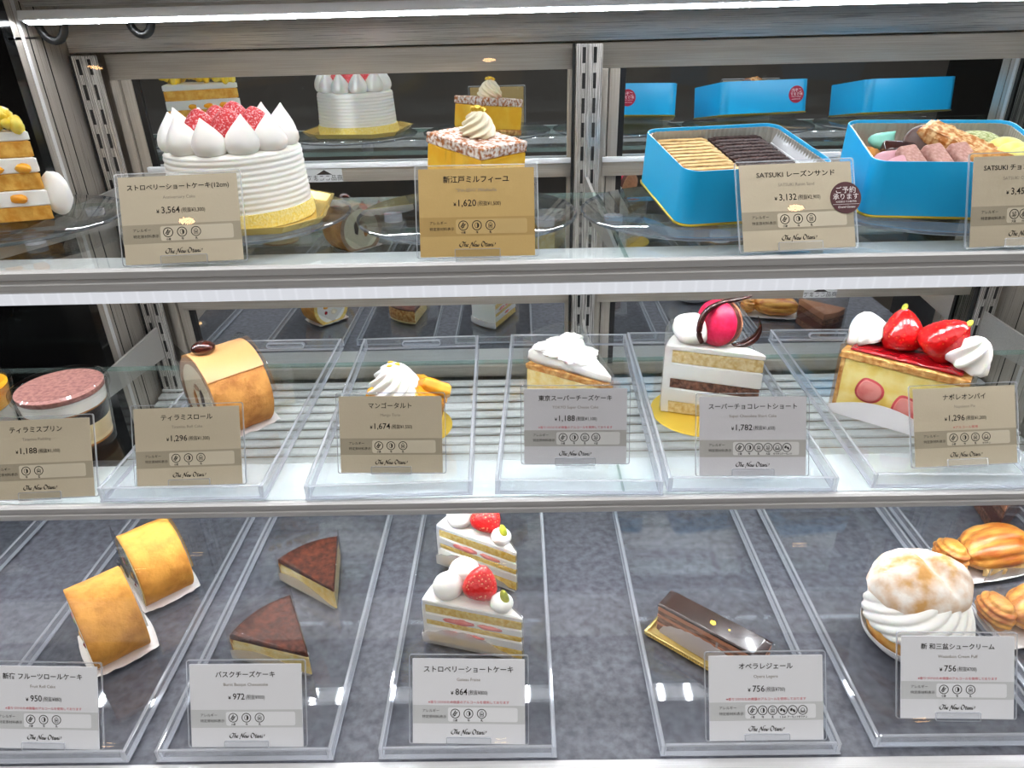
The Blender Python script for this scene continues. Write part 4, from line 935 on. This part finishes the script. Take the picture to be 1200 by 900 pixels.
# strawberry shortcake
def shortcake(label, tip, ang):
    half = radians(19); L = .091
    t, zz = slice_('strawberry_shortcake', label, 'cake', tip, ang, half, L, TRAY_D + .0012, ((.0105, 'spongey', 'sponge_layer', .0008), (.010, 'cream', 'cream_layer', 0), (.0060, 'spongey', 'sponge_layer', .0008), (.0085, 'cream', 'cream_layer', 0), (.0095, 'spongey', 'sponge_layer', .0008), (.0055, 'cream', 'cream_top', -.0004)), 'strawberry shortcake slices')
    bm = B(); rings(bm, [[(r_ * cos(half - 2 * half * i / 14), r_ * sin(half - 2 * half * i / 14), z_) for i in range(15)] + [((r_ - .003) * cos(-half + 2 * half * i / 14), (r_ - .003) * sin(-half + 2 * half * i / 14), z_) for i in range(15)] for r_, z_ in ((L + .0005, .0005), (L + .0012, .01), (L + .0012, .04), (L + .0004, zz))]); link('cream_side', bm, 'cream', t)
    fruit_bits(t, L, half, .031, 'berry_cut', ((.030, 1, .012, .0030), (.058, 1, .015, .0032), (.035, -1, .012, .003), (.062, -1, .012, .003)))
    fruit_bits(t, L, half, .0165, 'berry_cut', ((.045, 1, .010, .0022), (.066, 1, .008, .002), (.040, -1, .010, .002)))
    for (x, y, s) in ((.071, .011, 1), (.070, -.011, 1.05), (.021, .0, .72)):
        bm = B(); blob(bm, (x, y, zz + .009 * s), (.0138 * s, .0138 * s, .0115 * s), .10, 50, int(x * 900), 3); drop(bm, x + .001, y, zz + .013 * s, .007 * s, .0075 * s); link('cream_dollop', bm, 'cream', t, ang=80)
    link('strawberry', berry_mesh(.0152, .029), 'berry', t, (.045, .003, zz + .0030), (radians(14), radians(-22), 1.0), ang=80)
    bm = B(); blob(bm, (.0175, .000, zz + .0145), (.0036, .0036, .0075), .05, 20, 2, 3, Matrix.Rotation(.35, 3, 'Y')); link('pistachio', bm, 'pist', t)
    film_around(t, L, half, .0006, zz + .002, .0016, False)
    bm = B(); pts = [(L * (1 - i / 16) + .004, (1 - i / 16)) for i in range(17)]
    P2 = [((L + .002) * (1 - k / 14) * cos(half), (L + .002) * (1 - k / 14) * sin(half) + .0022) for k in range(15)]
    zt = [.003 + .018 * sin(pi * min(1, .15 + k / 15)) + .0012 * sin(k * 2.2) for k in range(15)]
    sheet_wall(bm, P2, .0003, zt, .0003)
    P3 = [((L + .003) * cos(-half + 2 * half * k / 10), (L + .003) * sin(-half + 2 * half * k / 10)) for k in range(11)]
    sheet_wall(bm, P3, .0003, [.012 + .001 * sin(k * 3) for k in range(11)], .0003)
    link('paper_wrap', bm, 'film_paper', t, smooth=False)
    return t
M['film_paper'] = clear('glassine_paper', (.98, .97, .97), .05, .2, .30, (.97, .95, .96))
shortcake('strawberry shortcake slice standing right behind its price card', (-.0030, .4445), 146)
shortcake('strawberry shortcake slice behind the front one, cut off by the shelf rail', (-.0080, .5290), 133)
# burnt cheesecake
def basque(label, tip, ang):
    half = radians(24); L = .0765
    t, zz = slice_('burnt_cheesecake', label, 'cake', tip, ang, half, L, TRAY_D + .0012, ((.0215, 'cheese', 'cheese_body', 0),), 'burnt cheesecake slices')
    bm = B(); slab(bm, inset_poly(wedge(L, half), -.0004), zz, zz + .0052, amp=.0004, freq=200, topamp=.0006, seed=4, topf=lambda x, y: .0025 * max(0, (x / L) ** 3)); link('burnt_top', bm, 'burnt', t)
    bm = B(); rings(bm, [[(r_ * cos(half - 2 * half * i / 14), r_ * sin(half - 2 * half * i / 14), z_) for i in range(15)] + [((r_ - .003) * cos(-half + 2 * half * i / 14), (r_ - .003) * sin(-half + 2 * half * i / 14), z_) for i in range(15)] for r_, z_ in ((L - .001, .0005), (L + .0012, .008), (L + .0016, .02), (L + .0008, zz + .004))]); link('browned_side', bm, 'goldcrust', t)
    bm = B(); P2 = [((L + .002) * (1 - k / 14) * cos(half), (L + .002) * (1 - k / 14) * sin(half) + .0016) for k in range(15)]
    sheet_wall(bm, P2, .0003, [.003 + .012 * sin(pi * min(1, .2 + k / 16)) for k in range(15)], .0003); link('paper_wrap', bm, 'film_paper', t, smooth=False)
    film_around(t, L, half, .0006, zz + .0035, .0018, True, .012); return t
basque('burnt cheesecake slice nearer to its price card', (-.1870, .4310), 140.5)
basque('burnt cheesecake slice behind the other one', (-.1825, .5085), 123.5)
# cream topped cheesecake
half = radians(20); L = .094
t, zz = slice_('cream_cheesecake', 'tall cheesecake slice under a thick layer of white cream', 'cake', (.0840, .583), 126, half, L, TRAY_M + .0006, ((.036, 'cheese', 'cheese_body', 0), (.0065, 'goldcrust', 'golden_crumb', -.0012)))
bm = B(); slab(bm, inset_poly(wedge(L, half), .0008), zz, zz + .011, amp=.0016, freq=130, topamp=.0035, bev=.003, seed=7, step=.002, topf=lambda x, y: .007 * min(1, max(0, x / L))); link('cream_topping', bm, 'cream', t, ang=80)
for i, (x, y) in enumerate(((.085, .02), (.086, 0), (.085, -.02), (.07, .018), (.072, -.012), (.066, .003), (.052, .012), (.05, -.01), (.04, .003))):
    bm = B(); blob(bm, (x * .93, y * .80, zz + .0105 + .006 * x / L), (.011, .012, .0042), .35, 90, i, 3); link('cream_ripple', bm, 'cream', t, ang=80)
film_around(t, L, half, .0006, zz + .012, .0022, True, .014)
# chocolate shortcake with macaron
bd = thing('cake_board', 'round gold board under the macaron topped chocolate cake', 'cake board', (.1760, .606, TRAY_M)); bm = B(); lathe(bm, [(.002, .0002), (.0485, .0002), (.049, .0008), (.0485, .0014), (.002, .0014)], 64); link('board', bm, 'goldboard', bd)
half = radians(21); L = .088
t, zz = slice_('chocolate_shortcake', 'tall white cream and chocolate sponge slice topped with a red macaron', 'cake', (.2200, .577), 140, half, L, TRAY_M + .0018, ((.0125, 'sponge', 'sponge_layer', .0006), (.0145, 'cream', 'cream_layer', 0), (.0100, 'choco_sponge', 'chocolate_sponge_layer', .0008), (.0165, 'cream', 'cream_layer', 0), (.0130, 'sponge', 'sponge_layer', .0006), (.0055, 'cream', 'cream_top', -.0004)))
bm = B(); rings(bm, [[(r_ * cos(half - 2 * half * i / 14), r_ * sin(half - 2 * half * i / 14), z_) for i in range(15)] + [((r_ - .007) * cos(-half + 2 * half * i / 14), (r_ - .007) * sin(-half + 2 * half * i / 14), z_) for i in range(15)] for r_, z_ in ((L + .0005, .0005), (L + .0012, .01), (L + .0012, zz - .004), (L + .0002, zz))]); link('cream_side', bm, 'cream', t)
bm = B(); blob(bm, (.068, .010, zz + .012), (.0195, .018, .0150), .12, 60, 2, 3); link('cream_dollop', bm, 'cream', t, ang=80)
mc = bpy.data.objects.new('macaron', None); C.objects.link(mc); mc.parent = t; mc.location = (.046, .003, zz + .0215); mc.rotation_euler = (radians(80), radians(6), radians(-192)); mc.empty_display_size = .01
r = .0215
bm = B(); lathe(bm, [(.002, .0125), (r * .55, .0118), (r * .85, .009), (r, .005), (r * .98, .0032), (.002, .003)], 44); link('macaron_shell', bm, 'macaron', mc)
bm = B(); lathe(bm, [(.002, -.0032), (r * .97, -.003), (r * 1.0, 0), (r * .98, .003), (.002, .0031)], 44, rf=lambda a, z: 1 + .03 * noise.noise(Vector((cos(a) * 9, sin(a) * 9, z * 900)))); link('filling', bm, 'macfoot', mc)
bm = B(); lathe(bm, [(.002, -.0125), (r * .55, -.0118), (r * .85, -.009), (r, -.005), (r * .98, -.0032), (.002, -.0031)], 44); link('macaron_shell', bm, 'macaron_b', mc)
def near_macaron(dx, dy, dz):
    a_ = radians(-140); return (.046 + dx * cos(a_) - dy * sin(a_), .003 + dx * sin(a_) + dy * cos(a_), zz + .0215 + dz)
path = crom([(-.0170, -.0150), (-.0205, -.0060), (-.0190, .0070), (-.0120, .0165), (.0015, .0215), (.0150, .0228), (.0265, .0250)], 5)
bm = B(); tube(bm, [near_macaron(x, -.011 + .016 * max(0, i / len(path) - .2), z) for i, (x, z) in enumerate(path)], [.0009 + .0020 * sin(pi * min(1, .2 + .8 * i / len(path))) for i in range(len(path))], 10); link('chocolate_curl', bm, 'curl', t, ang=80)
path = crom([(.0130, -.0200), (.0240, -.0195), (.0330, -.0130), (.0365, -.0030), (.0330, .0075)], 6)
bm = B(); rs = []
for i, (x, z) in enumerate(path):
    u = i / (len(path) - 1); wv = .0010 + .0052 * sin(pi * min(1, .12 + .88 * u)) * (1 - .5 * u); ring = []
    for k in range(13):
        b_ = -1.9 + 3.8 * k / 12; ring.append(near_macaron(x - .6 * wv * cos(b_) * 1.0, -.006 + wv * sin(b_), z + .5 * wv * cos(b_)))
    for k in range(12, -1, -1):
        b_ = -1.9 + 3.8 * k / 12; ring.append(near_macaron(x - .6 * (wv - .0007) * cos(b_), -.006 + (wv - .0007) * sin(b_), z + .5 * (wv - .0007) * cos(b_)))
    rs.append(ring)
rings(bm, rs); link('chocolate_curl', bm, 'curl', t, ang=60)
film_around(t, L, half, .0006, zz + .002, .0016, True, .014)
# mango tart
mt = thing('mango_tart', 'round mango tart with a white cream swirl and orange fruit slices', 'tart', (-.1090, .587, TRAY_M))
bm = B(); lathe(bm, [(.002, .0002), (.041, .0002), (.042, .0008), (.041, .0012), (.002, .0012)], 48); link('gold_board', bm, 'goldboard', mt)
bm = B(); lathe(bm, [(.002, .0014), (.030, .0014), (.037, .027), (.0385, .0295), (.0360, .030), (.033, .026), (.002, .025)], 60, rf=lambda a, z: 1 + .02 * sin(18 * a)); link('tart_shell', bm, 'goldcrust', mt)
bm = B(); blob(bm, (0, 0, .028), (.033, .033, .010), .05, 30, 2, 3); link('custard_filling', bm, 'custard', mt)
for i in range(9):
    a = 2 * pi * i / 9 + .2
    bm = B(); slab(bm, [(-.012, -.008), (.014, -.010), (.017, .004), (.004, .012), (-.012, .008)], 0, .0085, amp=.0005, bev=.002, seed=i); link('mango_piece', bm, 'mango', mt, (.0225 * cos(a), .0225 * sin(a), .0310 + .003 * (i % 3)), (.35 * sin(a * 1.7), .55, a), ang=60)
bm = B(); slab(bm, [(-.014, -.010), (.012, -.012), (.018, .0), (.006, .013), (-.014, .010)], 0, .012, amp=.0005, bev=.0025, seed=5); link('mango_piece', bm, 'mango', mt, (.026, -.006, .039), (radians(-35), radians(30), .3), ang=60)
bm = B(); swirl(bm, -.0085, -.004, .034, .0245, .036, 9, 60, .14); link('cream_swirl', bm, 'cream', mt, ang=80)
bm = B()
for i in range(5): blob(bm, (-.0085 + .0045 * cos(i * 2.1), -.004 + .0045 * sin(i * 2.1), .0695 - .0010 * (i % 2)), (.0028, .0018, .0012), .4, 40, i, 2)
link('gold_flake', bm, 'gold', mt)

M['berry_rim'] = mat('strawberry_rim', 'c9454a', .4, sss=.1)
M['paper_white'] = clear('waxed_paper', (.97, .96, .96), .05, .25, .62, (.96, .94, .95))
# ------------------------------------------------------------------ strawberry napoleon pie
np_ = thing('napoleon_pie', 'yellow custard pie slice with glazed strawberries and cream on a brown crust', 'pie', (.3010, .604, TRAY_M + .0006), radians(-40))
RB = rect(0, .104, 0, .046)
bm = B(); slab(bm, RB, 0, .0065, amp=.0008, freq=300, seed=1); link('bottom_crust', bm, 'goldcrust', np_)
bm = B(); slab(bm, rect(.004, .100, .0008, .0452), .0066, .057, amp=.0007, freq=70, seed=2, step=.002, levels=9); link('custard_filling', bm, 'custard_pale', np_)
for x0 in (.0004, .0996):
    bm = B(); slab(bm, rect(x0, x0 + .0036, .0003, .0457), .0066, .057, amp=.0004, freq=300, seed=3, bev=.0006); link('crust_side', bm, 'goldcrust', np_)
bm = B(); slab(bm, rect(-.001, .105, -.001, .047), .0575, .0650, amp=.0012, freq=260, seed=5, topamp=.001); link('top_crust', bm, 'goldcrust', np_)
bm = B(); slab(bm, rect(.006, .098, .002, .043), .0655, .0685, amp=.001, freq=120, seed=6, topamp=.0012); link('red_glaze', bm, 'jam', np_)
for (x, z, a, b) in ((.030, .031, .0135, .0115), (.064, .022, .014, .013)):
    bm = B(); rt = Matrix.Rotation(-.5, 3, 'Y')
    for (k_, dy_, m_) in ((1.0, .0012, 0), (.84, .0004, 1)):
        q_ = bmesh.ops.create_icosphere(bm, subdivisions=3, radius=1)
        for v in q_['verts']:
            d = v.co.copy(); tp = 1 - .38 * max(0, d.z) ** 1.5
            v.co = Vector((x, dy_, z)) + rt @ Vector((d.x * a * k_ * tp, d.y * .0022, d.z * b * 1.15 * k_))
            for f in v.link_faces: f.material_index = m_
    link('cut_strawberry', bm, ['berry_rim', 'berry_cut'], np_)
for (x, y, rx, ry, s) in ((.043, .024, -16, -10, 1.0), (.071, .019, -20, 42, 1.06)):
    b = berry_mesh(.0178 * s, .039 * s); o = link('strawberry', b, 'berry_glaze', np_, (x - (.008 if ry > 0 else 0), y, .0675 + (.006 if ry > 0 else 0)), (radians(rx), radians(ry), 0), ang=80)
    bm = B(); blob(bm, (0, 0, .0395 * s), (.0026, .0058, .0022), .1, 20, 3, 2, Matrix.Rotation(.5, 3, 'X')); link('pistachio', bm, 'pist', o)
for (x, y, rx) in ((.017, .024, -25), (.094, .019, 20)):
    bm = B(); swirl(bm, 0, 0, 0, .0175, .030, 7, 22, .20); link('cream_swirl', bm, 'cream', np_, (x, y, .068), (radians(-12), radians(rx), 0), ang=80)
bm = B(); P2 = [(.106 - .108 * k / 20, -.0026) for k in range(21)]; sheet_wall(bm, P2[::-1], .0003, [.004 + .017 * sin(pi * min(1, .08 + k / 21)) for k in range(21)], .0004); link('paper_wrap', bm, 'paper_wrap', np_, smooth=False) if 'paper_wrap' in M else link('paper_wrap', bm, 'paper', np_, smooth=False)
bm = B(); sheet_wall(bm, [(-.0022, -.002), (-.0022, .048), (.106, .048), (.106, -.002)], .0005, [.070, .082, .082, .070], .0003); link('film_wrap', bm, 'film', np_, smooth=False)

# ------------------------------------------------------------------ opera slice
ob = thing('cake_board', 'narrow gold lace tray under the opera slice', 'cake board', (.1180, .476, TRAY_D + .0002), radians(-41))
bm = B(); box(bm, -.003, .103, -.006, .028, 0, .0012, .0004)
for i in range(40):
    box(bm, -.003 + i * .00265, -.0011 + i * .00265, -.0082, -.0062, .0004, .0036 + .0008 * (i % 2), .0002)
box(bm, -.003, .103, -.0084, -.0060, .0034, .0046, .0004); box(bm, -.0052, -.003, -.0084, .0285, .0004, .0046, .0004); box(bm, .103, .1052, -.0084, .0285, .0004, .0046, .0004); box(bm, -.003, .103, .028, .030, .0004, .0046, .0004); box(bm, -.003, .103, -.0084, -.0060, .0002, .0012)
link('board', bm, 'goldtray', ob)
op = thing('opera_slice', 'dark glazed chocolate opera bar with gold leaf', 'cake', (.1205, .4775, TRAY_D + .0016), radians(-41))
RB = rect(0, .096, 0, .0235); zz = 0
for i, (h, m, nm, ins) in enumerate(((.0065, 'opera', 'coffee_sponge_layer', .0002), (.0030, 'ganache', 'cream_layer', 0), (.0065, 'opera', 'coffee_sponge_layer', .0002), (.0030, 'ganache', 'cream_layer', 0), (.0045, 'opera', 'coffee_sponge_layer', .0002), (.0042, 'ganache', 'cream_layer', 0))):
    bm = B(); slab(bm, inset_poly(RB, ins), zz, zz + h, amp=.0004, freq=350, seed=i, bev=.0005); link(nm, bm, m, op); zz += h
bm = B(); slab(bm, rect(-.0006, .0966, -.0006, .0241), zz, zz + .0038, amp=.0003, freq=60, bev=.0014, topamp=.0001); link('chocolate_glaze', bm, 'glaze', op, ang=60)
bm = B(); flat_pts = [(.0, .0), (.0035, -.001), (.005, .0015), (.003, .0042), (-.0005, .003)]; rings(bm, [[(.046 + a, .0085 + b, zz + z_) for a, b in flat_pts] for z_ in (.0040, .0046)])
rings(bm, [[(.062 + a * .35, .011 + b * .35, zz + z_) for a, b in flat_pts] for z_ in (.0040, .0044)]); link('gold_leaf', bm, 'gold', op)
bm = B(); P2 = [(.004 + .086 * k / 24, -.0012 - .0022 * sin(pi * k / 24)) for k in range(25)]; sheet_wall(bm, P2, .0006, [.003 + .0185 * sqrt(max(0, sin(pi * (k / 24)))) + .0006 * sin(k * 2.4) for k in range(25)], .0003); link('paper_wrap', bm, 'paper_white', op, smooth=False)
bm = B(); box(bm, .058, .0600, -.0022, -.0019, .014, .0255); link('price_pick', bm, 'film_paper', op, smooth=False)
film = B(); sheet_wall(film, [(.099, -.002), (.099, .026), (-.003, .026)], .0006, .0265, .0003); link('film_wrap', film, 'film', op, smooth=False)

# ------------------------------------------------------------------ cream puff
pf = thing('cream_puff', 'large cream puff with piped white cream under a sugar dusted lid', 'cream puff', (.3470, .4640, TRAY_D))
bm = B(); lathe(bm, [(.004, .0003), (.034, .0003), (.0425, .010), (.0435, .015), (.0430, .015), (.0420, .0095), (.033, .0010), (.004, .0010)], 72, rf=lambda a, z: 1 + .02 * sin(36 * a) * (z / .014)); link('paper_cup', bm, 'paper', pf, ang=60)
bm = B(); lathe(bm, [(.004, .0014), (.030, .0014), (.0375, .008), (.0400, .018), (.0385, .027), (.032, .030), (.004, .030)], 60, rf=lambda a, z: 1 + .03 * noise.noise(Vector((cos(a) * 2, sin(a) * 2, z * 60)))); link('choux_base', bm, 'chouxb', pf)
rs = []; n = 150
for j in range(50):
    t_ = j / 49; z = .016 + .050 * t_
    base = .0425 + .0015 * sin(pi * min(1, t_ / .35)) if t_ < .35 else .0425 - .017 * ((t_ - .35) / .65) ** 1.5
    row = []
    for i in range(n):
        th = 2 * pi * i / n; g = abs(sin(8 * th - t_ * 13)); r2 = base + .0027 * (g ** .6 - .6)
        row.append((r2 * cos(th), r2 * sin(th), z + .009 * cos(th + 2.4) * (1 - t_)))
    rs.append(row)
bm = B(); rings(bm, rs); link('piped_cream', bm, 'cream', pf, ang=80)
bm = B()
rs = []; n = 96
def lidpt(rho, th, under):
    c_, s_ = cos(th), sin(th); edge = 1 + .07 * noise.noise(Vector((c_ * 1.7, s_ * 1.7, 2))) + .03 * noise.noise(Vector((c_ * 5, s_ * 5, 7)))
    x, y = .0415 * rho * c_ * edge, .0350 * rho * s_ * edge
    h = .0235 * max(0, 1 - rho ** 2.3) ** .62
    gx = x - .012 + .35 * y
    h *= 1 - .42 * math.exp(-(gx / .0055) ** 2) * (1 - rho ** 3)
    h *= 1 + .16 * noise.noise(Vector((x * 45, y * 45, 1)))
    h += .0007 * noise.noise(Vector((x * 260, y * 260, 3))) * (1 - rho ** 6)
    return (x, y, h if not under else -.0035 * (1 - .5 * rho ** 2) + .002 * (1 - rho))
for rho in [.02] + [i / 22 for i in range(1, 22)] + [.985, 1.0]: rs.append([lidpt(rho, 2 * pi * i / n, False) for i in range(n)])
rs.append([(p[0] * 1.005, p[1] * 1.005, p[2] - .0022) for p in rs[-1]])
for rho in (.96, .5, .05): rs.append([lidpt(rho, 2 * pi * i / n, True) for i in range(n)])
rings(bm, rs)
link('choux_lid', bm, 'choux', pf, (-.003, .005, .0610), (radians(9), radians(-9), radians(-8)), ang=80)

# ------------------------------------------------------------------ glazed puff pastries at the edge
def puff_pastry(label, x, y, yaw, seed):
    t = thing('puff_pastry', label, 'pastry', (x, y, TRAY_D + .0012), radians(yaw), 'glazed puff pastries')
    L, W, H = .100, .050, .036; n = 72; rs = []
    for j in range(61):
        u = j / 60; xx = .020 + (L - .020) * u
        e = max(.25, (max(0, 1 - abs(2 * (u - .50)) ** 2.6)) ** .5); ring = []
        for i in range(n):
            a = 2 * pi * i / n; ca, sa = cos(a), sin(a)
            g = abs(sin(3.5 * a + .9 * sin(pi * u) + seed)); rid = 1 + (.15 * (g ** .5 - .75) if sa > -.2 else 0)
            rr = rid * (1 + .03 * noise.noise(Vector((u * 7, ca * 2, sa * 2 + seed))))
            ring.append((xx + .004 * ca, W / 2 * ca * e * rr, max(H * .46 + H * .54 * (abs(sa) ** .9 * (1 if sa > 0 else -.9)) * e * rr, .0008)))
        rs.append(ring)
    bm = B(); rings(bm, rs); link('glazed_crust', bm, 'puff', t, ang=80)
    bm = B(); q_ = bmesh.ops.create_icosphere(bm, subdivisions=5, radius=1)
    for v in q_['verts']:
        d = v.co.copy(); k = 1 + .055 * sin(d.z * 17 + 2.5 * d.x) + .06 * noise.noise(d * 2 + Vector((seed, 0, 0)))
        v.co = Vector((.0115 + d.x * .0135 * k, d.y * .0185 * k + .001, max(.0006, .0155 + d.z * .0150 * k)))
    link('rolled_end', bm, 'puff', t, ang=80)
    rs = []
    for j in range(25):
        u = .24 + .7 * j / 24; e = (max(0, 1 - abs(2 * (u - .53)) ** 3.2)) ** .5
        rs.append([(.012 + (L - .012) * u, -W / 2 * e * (1.02 + .04 * sin(j * 1.9)) + d, z_) for d, z_ in ((0, .005), (.0025, .002), (.004, .009), (.002, .0135 + .0008 * sin(j * 2.3)), (-.0003, .010))])
    bm = B(); rings(bm, rs); link('layered_edge', bm, 'puffe', t, ang=60)
    bm = B(); box(bm, .030, .0325, -.0262, -.0258, .006, .022); link('price_pick', bm, 'film_paper', t, (0, 0, 0), (0, radians(12), 0), smooth=False)
    bm = B(); sheet_wall(bm, [(.030 + .066 * k / 14, -.026 - .001 * sin(k)) for k in range(15)], .0004, [.002 + .010 * sin(pi * min(1, .1 + k / 14)) for k in range(15)], .0003); link('paper_wrap', bm, 'film_paper', t, smooth=False)
    return t
puff_pastry('glazed golden puff pastry right beside the cream puff', .4170, .4775, 4, 1)
puff_pastry('glazed golden puff pastry behind the other one, farther from the cream puff', .4180, .5520, 12, 5)
doily('paper_liner', 'white paper under the nearer puff pastry', .470, .478, TRAY_D, 4, .105, .058, 6, group='papers under the puff pastries')
doily('paper_liner', 'white paper under the rear puff pastry', .467, .562, TRAY_D, 12, .105, .058, 7, group='papers under the puff pastries')
# wrapped slice seen in the mirror behind the pastries
half = radians(20)
t, zz = slice_('wrapped_slice', 'film wrapped chocolate cream slice reflected in the mirrored door', 'cake', (.505, .600), 60, half, .08, DECK + .0006, ((.012, 'choco_sponge', 'sponge_layer', 0), (.014, 'macfoot', 'cream_layer', 0), (.010, 'choco_sponge', 'sponge_layer', 0), (.012, 'ganache', 'cream_top', 0)))
film_around(t, .08, half, .0006, zz + .004, .002, True, .02)
